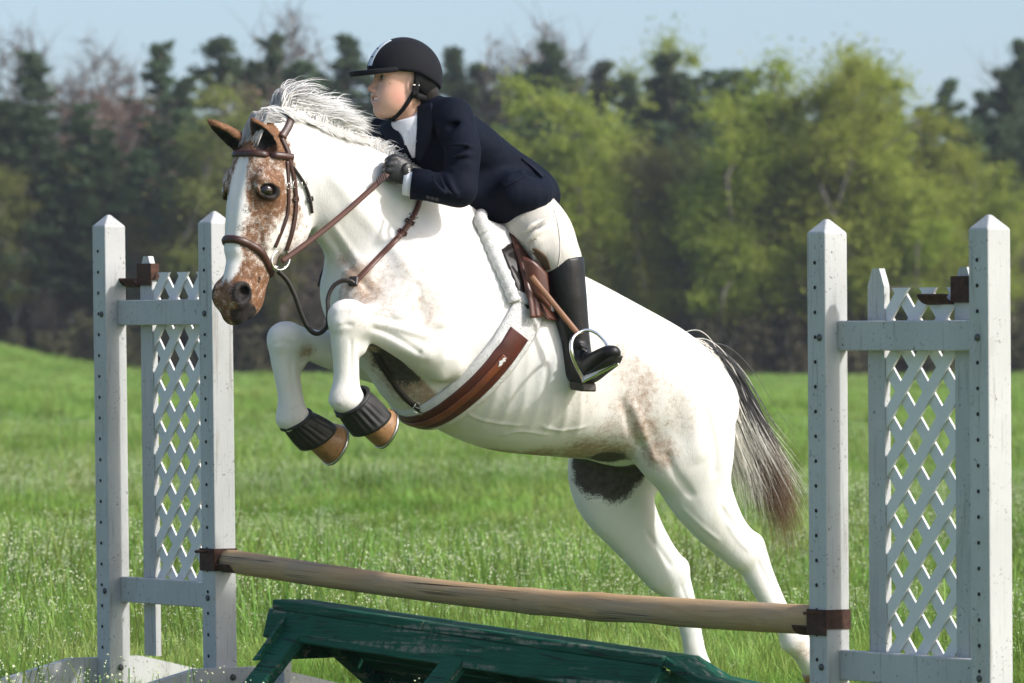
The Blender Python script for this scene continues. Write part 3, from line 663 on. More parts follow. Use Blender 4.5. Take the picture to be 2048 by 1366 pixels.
# ------------------------------------------------------------------ the horse
HH = A((-.814, -.581, 0)); HL = A((.581, -.814, 0)); UP = A((0, 0, 1))    # heading, left side, up
H0 = P(960, 683, 19.4)
def H(px, py, off=0.0):
    """point seen at (px, py) that lies off metres to the left of the horse's median plane"""
    D = (off + H0[:2] @ HL[:2]) / (HL[0] * (px - 1024) / F + HL[1])
    return P(px, py, D)
S = F / 19.4
hf = Field((-1.16, 18.35, 0.0), (1.22, 20.95, 2.16), 0.0075)
# trunk: (px, py, half depth px, half width m)
TR = [(1395, 812, 70, .13), (1345, 806, 104, .215), (1285, 783, 132, .258), (1195, 754, 152, .276), (1095, 724, 173, .292), (1005, 698, 187, .286),
      (925, 652, 186, .262), (850, 612, 168, .228), (785, 585, 128, .195), (745, 580, 90, .15)]
hf.chain([H(x, y) for x, y, b, a in TR], [(a, b / S) for x, y, b, a in TR], HL, k=0, sub=6, kin=.05)
# neck
NK = [(900, 560, 178, .155), (830, 505, 152, .145), (746, 434, 122, .116), (672, 374, 97, .096), (608, 328, 76, .083), (562, 306, 58, .073)]
hf.chain([H(x, y, .01) for x, y, b, a in NK], [(a, b / S) for x, y, b, a in NK], HL, k=.07, sub=5, kin=.03)
# withers, croup, quarters, shoulders, breast
hf.blob(H(965, 500), (.20, .07, .09), (HH, HL, UP), k=.10)
for sgn in (1, -1):
    hf.blob(H(1300, 785, .15 * sgn), (.22, .115, .18), (HH, HL, UP), k=.10)
    hf.chain([H(1320, 775, .15 * sgn), H(1372, 850, .16 * sgn), H(1392, 915, .16 * sgn)] if sgn > 0 else [H(1330, 760, -.15), H(1330, 850, -.16), H(1290, 915, -.16)], [(.11, .15), (.105, .13), (.095, .12)], HL, k=.08, kin=.04)
    hf.chain([H(905, 480, .11 * sgn), H(850, 570, .185 * sgn), H(790, 640, .20 * sgn)], [(.06, .11), (.07, .13), (.075, .10)], HL, k=.08)   # shoulder blade
    hf.blob(H(742, 605, .115 * sgn), (.12, .088, .135), (HH, HL, UP), k=.05)                  # breast
hf.blob(H(862, 770, 0), (.17, .12, .09), (HH, HL, UP), k=.08)                               # sternum
# near fore leg
e1 = .20
hf.chain([H(875, 640, e1), H(868, 695, e1 + .01)], [(.075, .10), (.068, .080)], HL, k=.08)
hf.chain([H(870, 690, e1 + .01), H(825, 674, e1 + .015), H(772, 655, e1 + .02), H(722, 643, e1 + .02), H(700, 636, e1 + .02)],
         [(.070, .092), (.064, .080), (.052, .062), (.045, .052), (.046, .056)], HL, k=.045, kin=.015)
hf.chain([H(896, 728, e1 + .01), H(880, 742, e1 + .01)], [(.04, .045), (.026, .03)], HL, k=.05)
hf.chain([H(846, 655, e1 + .06), H(800, 650, e1 + .055), H(762, 642, e1 + .045)], [.018, .022, .012], HL, k=.03)
hf.chain([H(850, 705, e1 + .06), H(806, 690, e1 + .055), H(766, 668, e1 + .045)], [.022, .022, .012], HL, k=.03)        # point of the elbow
hf.chain([H(697, 640, e1 + .02), H(690, 672, e1 + .015), H(690, 720, e1), H(691, 760, e1 - .01), H(691, 797, e1 - .015)],
         [(.050, .062), (.042, .052), (.034, .043), (.035, .044), (.048, .062)], HL, k=.025)
hf.blob(H(688, 632, e1 + .02), (.055, .046, .05), (HH, HL, UP), k=.03)
hf.blob(H(722, 690, e1 + .01), (.022, .022, .035), (HH, HL, UP), k=.03)
hf.chain([H(697, 800, e1 - .015), H(722, 822, e1 - .02), H(748, 846, e1 - .03)], [(.042, .046), (.040, .040), (.046, .046)], HL, k=.02)
# far fore leg
e2 = -.19
hf.chain([H(790, 660, e2), H(770, 700, e2)], [(.07, .10), (.066, .085)], HL, k=.08)
hf.chain([H(775, 712, e2), H(720, 708, e2), H(660, 700, e2), H(605, 684, e2), H(580, 678, e2)],
         [(.07, .092), (.066, .085), (.052, .064), (.045, .050), (.046, .054)], HL, k=.05)
hf.chain([H(573, 682, e2), H(569, 715, e2), H(574, 760, e2), H(580, 800, e2), H(584, 835, e2)],
         [(.050, .061), (.042, .051), (.034, .043), (.035, .044), (.048, .060)], HL, k=.025)
hf.blob(H(566, 676, e2), (.052, .046, .05), (HH, HL, UP), k=.03)
hf.blob(H(601, 722, e2), (.02, .022, .03), (HH, HL, UP), k=.03)
hf.chain([H(590, 838, e2), H(617, 858, e2), H(648, 884, e2)], [(.042, .046), (.040, .040), (.046, .046)], HL, k=.02)
# near hind leg
g1 = .16
hf.chain([H(1365, 830, g1), H(1372, 900, g1 + .01), H(1392, 968, g1), H(1425, 1030, g1 - .01), H(1462, 1078, g1 - .02), H(1492, 1105, g1 - .02)],
         [(.12, .16), (.105, .142), (.085, .116), (.064, .088), (.049, .064), (.046, .060)], HL, k=.06, sub=6, kin=.03)
hf.chain([H(1497, 1098, g1 - .02), H(1506, 1122, g1 - .02), H(1524, 1165, g1 - .02), H(1548, 1212, g1 - .02), H(1572, 1252, g1 - .02), H(1588, 1278, g1 - .02)],
         [(.044, .060), (.046, .062), (.040, .051), (.033, .041), (.033, .041), (.044, .053)], HL, k=.02)
hf.blob(H(1508, 1092, g1 - .02), (.03, .028, .04), (HH, HL, UP), k=.025)
hf.blob(H(1330, 905, g1 + .02), (.10, .07, .10), (HH, HL, UP), k=.07)     # stifle
hf.chain([H(1590, 1280, g1 - .02), H(1608, 1308, g1 - .02), H(1632, 1340, g1 - .02)], [(.043, .050), (.038, .040), (.045, .046)], HL, k=.02)
# far hind leg
g2 = -.16
hf.chain([H(1255, 850, g2), H(1224, 935, g2), H(1228, 990, g2), H(1262, 1050, g2), H(1303, 1110, g2), H(1337, 1152, g2)],
         [(.12, .17), (.105, .160), (.088, .134), (.070, .098), (.054, .076), (.048, .068)], HL, k=.06, sub=6, kin=.03)
hf.chain([H(1342, 1152, g2), H(1354, 1180, g2), H(1365, 1205, g2), H(1378, 1250, g2), H(1388, 1300, g2), H(1394, 1335, g2)],
         [(.046, .066), (.044, .060), (.038, .048), (.033, .040), (.033, .040), (.044, .052)], HL, k=.02)
hf.blob(H(1362, 1138, g2), (.03, .028, .04), (HH, HL, UP), k=.025)
hf.chain([H(1394, 1338, g2), H(1398, 1366, g2), H(1400, 1388, g2)], [(.043, .048), (.038, .040), (.045, .046)], HL, k=.02)
# dock
hf.chain([H(1335, 722, 0), H(1388, 732, 0), H(1420, 765, 0)], [.06, .046, .032], HL, k=.05)
# muscle and tendon detail
hf.chain([H(712, 660, e1 + .010), H(712, 715, e1 - .01), H(712, 775, e1 - .02)], [.011, .011, .013], HL, k=.012)          # tendons
hf.chain([H(594, 705, e2), H(595, 755, e2), H(602, 812, e2)], [.011, .011, .013], HL, k=.012)
hf.chain([H(1524, 1112, g1 - .02), H(1546, 1160, g1 - .02), H(1572, 1218, g1 - .02), H(1596, 1262, g1 - .02)], [.013, .012, .011, .012], HL, k=.014)
hf.chain([H(1372, 1160, g2), H(1386, 1210, g2), H(1396, 1260, g2), H(1406, 1320, g2)], [.013, .012, .011, .012], HL, k=.014)
hf.blob(H(676, 648, e1 + .03), (.022, .03, .026), (HH, HL, UP), k=.02); hf.blob(H(556, 690, e2 + .01), (.020, .03, .026), (HH, HL, UP), k=.02)
# sheath fold and flank hollow
hf.blob(H(1240, 905, 0.0), (.10, .04, .04), (HH, HL, UP), k=.04)
hf.blob(H(1262, 800, .37), (.09, .06, .15), (HH, HL, UP), k=.14, op='s')
# ---- head, in its own frame: s down the face, f out of the forehead, l to its left
PH = R(48); al = math.asin(.25)
ef0 = A((-math.cos(PH), -math.sin(PH), 0)); EL = A((math.sin(PH), -math.cos(PH), 0))
ED = -UP * math.cos(al) + ef0 * math.sin(al); EF = ef0 * math.cos(al) + UP * math.sin(al)
HO = H(527, 272, .02)
def Q(s, f, l=0.0): return HO + ED * s + EF * f + EL * l
def EYE(q): return Q(.196, .026, .083 * q)
HD = [(.00, -.035, .070, .080), (.07, -.035, .092, .098), (.16, -.045, .100, .112), (.24, -.055, .090, .122), (.32, -.055, .074, .112), (.41, -.038, .058, .090), (.49, -.024, .053, .075), (.555, -.012, .057, .064), (.60, -.014, .044, .044)]
hf.chain([Q(s, f) for s, f, a, b in HD], [(a, b) for s, f, a, b in HD], EL, k=.03)
hf.chain([Q(-.03, -.06), Q(.05, -.10), Q(.14, -.14)], [(.075, .08), (.075, .10), (.07, .09)], EL, k=.05)
for q in (1, -1):
    hf.blob(Q(.235, -.135, .052 * q), (.135, .105, .034), (ED, EF, EL), k=.03)
    hf.chain([Q(.16, -.005, .094 * q), Q(.25, -.025, .082 * q), Q(.36, -.035, .064 * q)], [.022, .018, .012], EL, k=.03)
    hf.blob(Q(.160, .036, .074 * q), (.04, .034, .026), (ED, EF, EL), k=.025)            # brow
    hf.blob(EYE(q), .030, k=.010, op='s')
    hf.chain([Q(.190, .060, .072 * q), Q(.174, .046, .092 * q), Q(.170, .028, .104 * q), Q(.178, .006, .108 * q), Q(.196, -.008, .108 * q)], [.006, .010, .011, .010, .006], EL, k=.012)   # upper lid
    hf.chain([Q(.200, .056, .074 * q), Q(.216, .042, .090 * q), Q(.220, .026, .100 * q), Q(.214, .008, .104 * q), Q(.200, -.006, .106 * q)], [.006, .008, .009, .008, .006], EL, k=.012)   # lower lid
    hf.blob(Q(.545, .020, .042 * q), (.048, .036, .028), (ED, EF, EL), k=.025)
    hf.blob(Q(.546, .022, .074 * q), (.030, .022, .034), (ED, EF, EL), k=.010, op='s')
    hf.chain([Q(.548, .020, .066 * q), Q(.530, .004, .044 * q)], [.020, .014], EL, k=.008, op='s')
    hf.chain([Q(.475, -.052, .060 * q), Q(.52, -.052, .060 * q), Q(.565, -.050, .056 * q), Q(.60, -.046, .035 * q)], [.006, .007, .007, .007], EL, k=.008, op='s')
    hf.chain([Q(.10, .045, .030 * q), Q(.25, .058, .022 * q), Q(.40, .040, .018 * q)], [.03, .022, .018], EL, k=.03)
hf.chain([Q(.38, -.115), Q(.48, -.092), Q(.545, -.082), Q(.585, -.066)], [(.036, .03), (.038, .030), (.043, .036), (.034, .026)], EL, k=.02)   # lower jaw and chin
# ears: curled leaves, hollowed from the front
def ear(base, tip, lat, face, r):
    base, tip = A(base), A(tip); ax = unit(tip - base); fc = unit(A(face) - ax * (A(face) @ ax)); la = np.cross(ax, fc); ln = np.linalg.norm(tip - base)
    pts = [base + ax * ln * t + la * c for t, c in ((-.12, 0), (.12, 0), (.38, .0), (.66, 0), (.88, 0), (1.0, 0))]
    wd = [(.9, .75), (1.0, .85), (1.06, .8), (.76, .6), (.36, .36), (.12, .12)]
    hf.chain(pts, [(r * a, r * b) for a, b in wd], la, k=.012)
    hf.chain([p + fc * r * .62 for p in pts[1:5]] + [pts[5] + fc * r * .4], [(r * .74, r * .72), (r * .86, r * .74), (r * .58, r * .56), (r * .20, r * .30), (r * .05, r * .06)], la, k=.004, op='s')
EF1 = A((-.45, -.86, .05))
EB1, ET1 = P(545, 300, HO[1] - .040), P(501, 235, HO[1] - .065)
EB2, ET2 = Q(.045, .0, -.066), P(415, 239, HO[1] - .02)
ear(EB1, ET1, EL, EF1, .037)
ear(EB2, ET2, EL, A((-.62, -.6, -.75)), .039)
HV, HF = hf.mesh()
HV = laplace(HV, HF, 2, .5)
del hf.f
def vnormals(V_, F_):
    n = np.cross(V_[F_[:, 2]] - V_[F_[:, 0]], V_[F_[:, 3]] - V_[F_[:, 1]]); out = np.zeros_like(V_)
    for i in range(4):
        for d in range(3): out[:, d] += np.bincount(F_[:, i], n[:, d], len(V_))
    return out / (np.linalg.norm(out, axis=1)[:, None] + 1e-12)
hbvh = BVHTree.FromPolygons([tuple(v) for v in HV], [tuple(int(i) for i in q) for q in HF])
CAMV = Vector((0, 0, CAMH))
def hit(px, py, bvh=None):
    d = Vector(P(px, py, 1.0)) - CAMV; d.normalize()
    loc, nor, i, dist = (bvh or hbvh).ray_cast(CAMV, d)
    return (None, None) if loc is None else (A(loc), A(nor))

# skin relief: muscles, ribs, veins and grooves raised or sunk along paths lying on the body
def mir(p): p = A(p); return p - 2 * ((p - H0) @ HL) * HL
HN = vnormals(HV, HF)
HN = HN if (HN[::97] * (HV[::97] - HV.mean(0))).sum() > 0 else -HN
DSP = np.zeros(len(HV))
def relief(px, r, amt, both=True):
    pts = [hit(x, y)[0] for x, y in px]; pts = [p for p in pts if p is not None]
    if len(pts) < 2: return
    pl = catmull(pts, 6)
    for path in ((pl, np.array([mir(p) for p in pl])) if both else (pl,)):
        lo, hi = path.min(0) - 3 * r, path.max(0) + 3 * r; m = np.where(((HV > lo) & (HV < hi)).all(1))[0]
        if len(m) == 0: continue
        d2 = np.full(len(m), 9.0); tt = np.zeros(len(m))
        for i in range(len(path) - 1):
            a_, b_ = path[i], path[i + 1]; ab_ = b_ - a_; u = np.clip(((HV[m] - a_) @ ab_) / (ab_ @ ab_ + 1e-12), 0, 1); q = ((HV[m] - a_ - u[:, None] * ab_) ** 2).sum(1); k = q < d2; d2[k] = q[k]; tt[k] = (i + u[k]) / (len(path) - 1)
        DSP[m] += amt * np.exp(-d2 / r ** 2) * np.clip(np.sin(np.pi * np.clip(tt, .02, .98)) * 2.2, 0, 1)
for i in range(7): relief([(1010 + i * 26, 660 + i * 9), (1000 + i * 27, 740 + i * 7), (985 + i * 29, 810 + i * 6), (960 + i * 31, 855 + i * 4)], .014, .0028)
relief([(905, 470), (862, 545), (815, 610), (785, 640)], .024, .010)          # spine of the shoulder blade
relief([(925, 530), (918, 600), (905, 670), (900, 720)], .022, -.010)         # behind the shoulder
relief([(880, 560), (878, 610), (880, 660)], .040, .012)                       # triceps
relief([(835, 560), (840, 615), (850, 650)], .016, -.007)
relief([(650, 330), (712, 410), (780, 490), (830, 560)], .030, .010)           # neck muscle
relief([(648, 455), (690, 520), (725, 565), (745, 590)], .014, -.008)          # jugular groove
relief([(660, 440), (705, 505), (750, 565)], .012, .005)
relief([(700, 330), (760, 400), (830, 460)], .020, -.005)
relief([(1395, 770), (1418, 840), (1432, 910), (1428, 960)], .018, -.008)      # hamstring groove
relief([(1360, 760), (1385, 840), (1400, 930)], .035, .008)
relief([(1262, 800), (1288, 870), (1312, 930)], .016, .008)                    # flank fold
relief([(1240, 790), (1262, 860), (1285, 905)], .016, -.007)
relief([(1330, 900), (1352, 950), (1390, 1000)], .016, -.006)
relief([(1440, 1010), (1470, 1056), (1492, 1086)], .010, -.006)                # gaskin groove
relief([(1452, 1040), (1478, 1080), (1500, 1102)], .008, .004, False)
relief([(1290, 1060), (1322, 1105), (1345, 1135)], .010, -.006, False)
relief([(1515, 1120), (1535, 1160), (1560, 1210)], .006, -.0045, False)
relief([(1362, 1165), (1374, 1205), (1384, 1250)], .006, -.0045, False)
relief([(702, 675), (703, 720), (704, 765)], .006, -.0050, False)
relief([(582, 715), (586, 760), (592, 800)], .006, -.0050, False)
relief([(745, 628), (790, 640), (850, 652)], .010, -.006, False)               # forearm muscles
relief([(740, 655), (790, 674), (850, 712)], .009, -.006, False)
relief([(742, 642), (800, 657), (860, 676)], .010, .005, False)
relief([(668, 625), (690, 616), (712, 622)], .010, .004, False); relief([(668, 655), (690, 650), (708, 652)], .006, -.004, False); relief([(545, 690), (566, 684), (590, 690)], .006, -.004, False)
for vn in ([(860, 660), (845, 700), (838, 740)], [(1050, 850), (990, 845), (940, 830), (905, 800)], [(1100, 870), (1040, 862), (1000, 872)], [(1180, 850), (1120, 860), (1080, 850)], [(1360, 1010), (1400, 1050), (1440, 1082)], [(545, 440), (560, 470), (556, 500)], [(515, 430), (530, 470), (520, 520)]): relief(vn, .0065, .0032)
HV = HV + HN * DSP[:, None]
hbvh = BVHTree.FromPolygons([tuple(v) for v in HV], [tuple(int(i) for i in q) for q in HF])
# ---- coat: patches of real colour on the skin, as soft blobs round points of the body
V = HV
hp = V - HO; hs, hfr, hl = hp @ ED, hp @ EF, hp @ EL
nA = nz3(V * 34, 3, 3); nB = nz3(V * 90, 5, 2); nC = nz3(V * 14, 9, 2)
brown = np.zeros(len(V)); dark = np.zeros(len(V))
def patch(arr, px, py, r, st, p=None):
    c = hit(px, py)[0] if p is None else A(p)
    if c is None: return
    d = np.linalg.norm(V - c, axis=1) / (r / S)
    np.maximum(arr, st * np.clip(1.35 - d, 0, 1), out=arr)
offv = (V - H0) @ HL
for px_, py_, r_, s_, b_ in [(818, 745, 70, 1.0, 1), (868, 778, 60, .95, 1), (780, 715, 64, 1.0, 1), (765, 760, 64, 1.0, 1), (740, 690, 44, 1.0, 1), (805, 720, 64, .95, 0), (775, 745, 60, .9, 0), (745, 660, 50, .8, 0)]:
    d = np.linalg.norm(V - H(px_, py_, .12), axis=1) / (r_ / S); v_ = s_ * np.clip(1.5 - d, 0, 1) * np.clip((.16 - offv) / .02, 0, 1)
    np.maximum(brown if b_ else dark, v_, out=brown if b_ else dark)
for q in [(712, 552, 46, .95), (735, 585, 50, .75), (693, 520, 30, .6), (690, 585, 40, .55), (800, 560, 110, .42), (850, 612, 80, .45), (760, 610, 60, .5), 
          (1262, 745, 70, .48), (1272, 815, 74, .62), (1285, 860, 60, .70), (1225, 862, 66, .52), (1240, 700, 40, .45), (1318, 905, 50, .75), (1290, 770, 50, .6), (1000, 903, 60, .8), (1080, 908, 60, .85), (1165, 905, 80, .9), (1220, 905, 60, .9),
          (1365, 830, 90, .40), (1330, 760, 60, .42), (1170, 800, 90, .30), (705, 610, 30, .45), (612, 702, 22, .8), (722, 640, 34, .40), (1520, 1092, 26, .45), (1608, 1300, 40, .5), (685, 800, 40, .3), (590, 830, 40, .3), (905, 760, 50, .35)]:
    patch(brown, *q)
for q in [(1190, 945, 66, 1.0), (1232, 960, 62, 1.0), (1270, 935, 60, 1.0), (1160, 930, 40, .8), (1215, 915, 60, .9)]:
    patch(dark, *q)
# the head: brown with a white blaze and white cheek flecks, dark skin round eye and muzzle, plus painted shade in nostril holes and mouth line
face = np.clip((.47 - np.abs(hs - .24) * 0 - 0) * 0 + 1, 0, 1)
inhead = (hs > -.16) & (hs < .68) & (np.abs(hl) < .16) & (hfr > -.30) & (hfr < .20)
fb = np.interp(hs, [-.02, .05, .10, .20, .27, .36], [-.03, -.062, -.085, -.150, -.235, -.30])
hb = np.clip((hfr - fb + .010 * nC + .006 * nA) / .022, 0, 1) * np.clip((hs + .03) / .03, 0, 1)
bw = .030 + .014 * np.sin((hs - .10) * 9) + .010 * nC
blaze = np.clip((bw - np.abs(hl - .002)) / .016, -.2, 1) * np.clip((hs - .085) / .03, 0, 1) * (hfr > -.03)
blaze *= np.clip((.52 - hs + .10 * np.clip(-hl * 12, 0, 1)) / .05, 0, 1)
cheek = np.clip(1 - np.linalg.norm(np.stack([(hs - .335) / .10, (hfr + .075) / .06], 1), axis=1), 0, 1) * 1.15 + np.clip(1 - np.linalg.norm(np.stack([(hs - .13) / .045, (hfr + .06) / .04], 1), axis=1), 0, 1) * 1.3 + np.clip(1 - np.linalg.norm(np.stack([(hs - .30) / .16, (hfr + .19) / .09], 1), axis=1), 0, 1) * .75
hb = hb * np.clip(1 - np.clip(blaze, 0, 1) * 1.3, 0, 1) - .75 * np.clip(cheek, 0, 1) * (hs < .46)
hb = np.clip(hb, 0, 1)
near_eye = np.clip(1.4 - np.linalg.norm(np.stack([(hs - .20) / .07, (hfr - .0) / .06], 1), axis=1), 0, 1); muz = np.clip((hs - .42) / .06, 0, 1); ears_ = np.clip((.10 - hs) / .04, 0, 1)
brown = np.where(inhead, np.maximum(hb * (.71 + .18 * np.clip(near_eye + muz * .7 + ears_, 0, 1)), 0), brown)
dk = np.zeros(len(V))
def hdark(s_, f_, l_, r, st):
    for q in (1, -1):
        d = np.linalg.norm(V - Q(s_, f_, l_ * q), axis=1) / r; np.maximum(dk, st * np.clip(1.4 - d, 0, 1), out=dk)
hdark(.197, .028, .098, .033, 1.15); hdark(.197, .008, .104, .028, 1.0); hdark(.546, .020, .060, .044, 1.35); hdark(.575, .005, .055, .04, .85); hdark(.60, -.02, .03, .06, .95); [hdark(.475 + .0125 * i, -.052, .060 - .0012 * max(0, i - 6) ** 1.4, .013, 1.25) for i in range(11)]; hdark(.59, -.055, .03, .03, 1.1)
hdark(.33, .055, .030, .035, .55); hdark(.27, .06, .040, .035, .55); hdark(.385, .05, .026, .03, .5)
dark = np.where(inhead, dk, dark)
for b, t, fc in ((EB1, ET1, EF1), (EB2, ET2, A((-.62, -.6, -.75)))):
    ax = unit(t - b); ln = np.linalg.norm(t - b); fcn = unit(fc - ax * (fc @ ax)); w = V - b; tt = (w @ ax) / ln; ft = w @ fcn
    rr = np.linalg.norm(w - np.outer(w @ ax, ax), axis=1)
    m = (tt > .10) & (tt < 1.15) & (rr < .055); brown[m] = 1.0; blz = m & (ft > -.012) & (ft < .028) & (tt < .97)
    dark[m] = 0; er = .038; r3 = np.linalg.norm(w - np.outer(tt * ln, ax) - fcn * er * .62, axis=1)
    inner = m & (r3 < np.interp(tt, [0, .12, .38, .66, .88, 1.0], [.72, .80, .93, .66, .34, .10]) * er * 1.05); dark[inner] = 1.2
horse = empty('horse', H(1390, 1400, 0) * A((1, 1, 0)))
tag(horse, 'white and brown spotted horse leaping over the wooden pole', 'horse')
t = NT('horse_coat')
at = t.attr('coat'); sep = t.n('ShaderNodeSeparateColor'); t.l(at.outputs['Color'], sep.inputs[0])
co = t.coord(); n1 = t.noise(co, 46, 5, .65); n2 = t.noise(co, 190, 3, .6); n3 = t.noise(co, 8, 3, .5)
hair = t.noise(t.coord((1, 1, .16), rot=(.55, .35, .6)), 330, 4, .7)
bm_ = t.math('ADD', sep.outputs[0], t.math('MULTIPLY', t.math('SUBTRACT', n1, .5), 1.15))
bm_ = t.math('ADD', bm_, t.math('MULTIPLY', t.math('SUBTRACT', n2, .5), .75))
bmask = t.mix(sep.outputs[2], t.val(bm_, .36, .88), t.val(bm_, .40, .78))
dm_ = t.math('ADD', sep.outputs[1], t.math('MULTIPLY', t.math('SUBTRACT', n1, .5), .5)); dmask = t.val(t.math('ADD', dm_, t.math('MULTIPLY', t.math('SUBTRACT', n2, .5), .5)), .50, .70)
white = t.mix(t.val(n3, .35, .7), (.73, .72, .70), (.67, .65, .615))
white = t.mix(t.math('MULTIPLY', t.val(hair, .35, .75), .28), white, (.60, .57, .53))
brn = t.mix(t.val(n1, .3, .7), (.205, .092, .038), (.125, .060, .030)); brn = t.mix(t.math('MULTIPLY', t.val(n2, .56, .74), .75), brn, (.50, .36, .26)); nm_ = t.noise(co, 22, 4, .6); brn = t.mix(t.math('MULTIPLY', t.val(nm_, .50, .66), .6), brn, (.070, .034, .020))
brn = t.mix(sep.outputs[2], t.mix(t.val(n1, .3, .7), (.43, .315, .230), (.30, .215, .160)), brn)
white = t.mix(t.math('MULTIPLY', t.val(sep.outputs[0], .05, .9), .55), white, (.50, .42, .35)); colr = t.mix(bmask, white, brn); colr = t.mix(dmask, colr, t.mix(sep.outputs[2], t.mix(t.val(n1, .35, .7), (.045, .040, .037), (.095, .082, .074)), t.mix(t.val(n1, .35, .7), (.007, .006, .006), (.035, .030, .028))))
big = t.noise(t.coord((1, 1, .7)), 14, 3, .5, .4); b0 = t.bump(big, .16, .02); t.bump(hair, .32, .004, b0)
t.set(colr, .66, spec=.18)
t.p.inputs['Sheen Weight'].default_value = .02
M_COAT = t.m
me = mesh_np('body', HV, HF, M_COAT)
ca = me.attributes.new('coat', 'FLOAT_COLOR', 'POINT')
cc = np.ones((len(V), 4), np.float32); cc[:, 0] = np.clip(brown, 0, 1.2); cc[:, 1] = np.clip(dark, 0, 1.2); cc[:, 2] = inhead.astype(float)
ca.data.foreach_set('color', cc.ravel())
link('body', me, horse)
M_EYE = NT('horse_eye').set((.012, .007, .005), .06, spec=.7)
for q in (1, -1):
    bm = bmesh.new(); bmesh.ops.create_uvsphere(bm, u_segments=24, v_segments=16, radius=.0265)
    for v in bm.verts: v.co += Vector(EYE(q))
    e = bpy.data.meshes.new('eye'); bm.to_mesh(e); bm.free(); e.polygons.foreach_set('use_smooth', np.ones(len(e.polygons), bool)); e.materials.append(M_EYE); link('eye', e, horse)

# ---- hooves and shoes
t = NT('hoof_horn'); co = t.coord(); n1 = t.noise(co, 26, 4); n2 = t.noise(t.coord((1, 1, 1)), 120, 3)
t.bump(n2, .3, .003); M_HOOF = t.set(t.mix(t.val(n2, .62, .70), t.ramp(n1, [(.3, (.34, .19, .085)), (.7, (.20, .10, .045))]), (.05, .03, .02)), .45)
t = NT('shoe_steel'); M_STEEL = t.set(t.ramp(t.noise(t.coord(), 40), [(.3, (.62, .61, .58)), (.7, (.42, .41, .39))]), .28, 1.0)
def hoof(cor, corn_r, sole, toe, sole_r, parent):
    cor, sole = A(cor), A(sole); toe = unit(toe); lat = HL
    ax = unit(sole - cor); toe1 = toe; lat1 = unit(lat - toe1 * (lat @ toe1))
    toe0 = unit(toe - ax * (toe @ ax))
    nrm = unit(np.cross(toe1, lat1)); nrm = nrm if nrm @ ax > 0 else -nrm
    mb = MB(); rl = []
    for t_ in np.linspace(0, 1, 7):
        c = cor + (sole - cor) * t_; u = toe0 * (1 - t_) + toe1 * t_; r = corn_r + (sole_r - corn_r) * t_
        rl.append((c, u, lat1, r * 1.08, r))
    rl.append((sole + nrm * .004, toe1, lat1, sole_r * .98, sole_r * .90))
    vv, ff = rings(rl, 28); mb.add(vv, ff, True); h_ = mb.build('hoof', M_HOOF, parent)
    mb = MB(); r2 = [(sole + nrm * z, toe1, lat1, sole_r * k * 1.08, sole_r * k) for z, k in ((.001, 1.0), (.001, 1.045), (.010, 1.045), (.010, .78), (.001, .78))]
    vv, ff = rings(r2, 28, (False, False)); mb.add(vv, ff, True); mb.build('horseshoe', M_STEEL, h_)
def pv(x0, y0, x1, y1, o0, o1): return H(x1, y1, o1) - H(x0, y0, o0)
hoof(H(736, 838, e1 - .025), .050, H(769, 857, e1 - .035), pv(772, 818, 757, 896, e1, e1 + .03), .062, horse)
hoof(H(632, 868, e2), .050, H(668, 889, e2 - .01), pv(672, 845, 651, 930, e2, e2 + .03), .066, horse)
hoof(H(1628, 1336, g1 - .02), .046, H(1650, 1372, g1 - .02), pv(1668, 1370, 1620, 1385, g1, g1), .060, horse)
hoof(H(1400, 1384, g2), .046, H(1398, 1418, g2), pv(1420, 1416, 1370, 1424, g2, g2), .060, horse)

# ---- hair: every strand a tapered three-sided lock
def strands(name, mat, guides, parent):
    """guides: list of (points (k,3), root radius, colour)"""
    vv, ff, cl = [], [], []
    base = np.array([(0, 1), (-.87, -.5), (.87, -.5)])
    n = 0; allv = []; allc = []; allf = []
    for pts, r, c in guides:
        pts = np.asarray(pts); k = len(pts)
        tg = np.gradient(pts, axis=0); tg /= np.linalg.norm(tg, axis=1)[:, None] + 1e-9
        ref = np.array((.31, -.83, .46)); u = np.cross(tg, ref); u /= np.linalg.norm(u, axis=1)[:, None] + 1e-9; w = np.cross(tg, u)
        rr = r * np.clip(1.05 - np.linspace(0, 1, k) ** 1.6, .08, 1)
        v = pts[:, None, :] + rr[:, None, None] * (base[None, :, :1] * u[:, None, :] + base[None, :, 1:] * w[:, None, :])
        allv.append(v.reshape(-1, 3)); allc.append(np.tile(c, (k * 3, 1)) if np.ndim(c) == 1 else np.repeat(c[:k], 3, axis=0))
        j = np.arange(k - 1)[:, None] * 3; i = np.arange(3)[None, :]; i2 = (np.arange(3)[None, :] + 1) % 3
        f = np.stack([j + i, j + i2, j + 3 + i2, j + 3 + i], -1).reshape(-1, 4) + n; allf.append(f); n += k * 3
    me = mesh_np(name, np.concatenate(allv), np.concatenate(allf), mat)
    a = me.attributes.new('col', 'FLOAT_COLOR', 'POINT'); c4 = np.ones((n, 4), np.float32); c4[:, :3] = np.concatenate(allc); a.data.foreach_set('color', c4.ravel())
    return link(name, me, parent)
def hair_mat(name):
    t = NT(name); a = t.attr('col'); t.set(a.outputs['Color'], .45, spec=.35)
    tr = t.n('ShaderNodeBsdfTranslucent'); t.l(a.outputs['Color'], tr.inputs[0]); mx = t.n('ShaderNodeMixShader'); mx.inputs[0].default_value = .5
    mx.inputs[0].default_value = .32; t.l(t.p.outputs[0], mx.inputs[1]); t.l(tr.outputs[0], mx.inputs[2]); t.l(mx.outputs[0], t.out.inputs[0])
    return t.m
M_HAIR = hair_mat('mane_hair')
def top_at(px, off=0.0):
    """crest of the neck above a point of the median plane"""
    c = H(px, 300, off); l_, n_, i_, d_ = hbvh.ray_cast(Vector((c[0], c[1], 3.0)), Vector((0, 0, -1)))
    return A(l_)
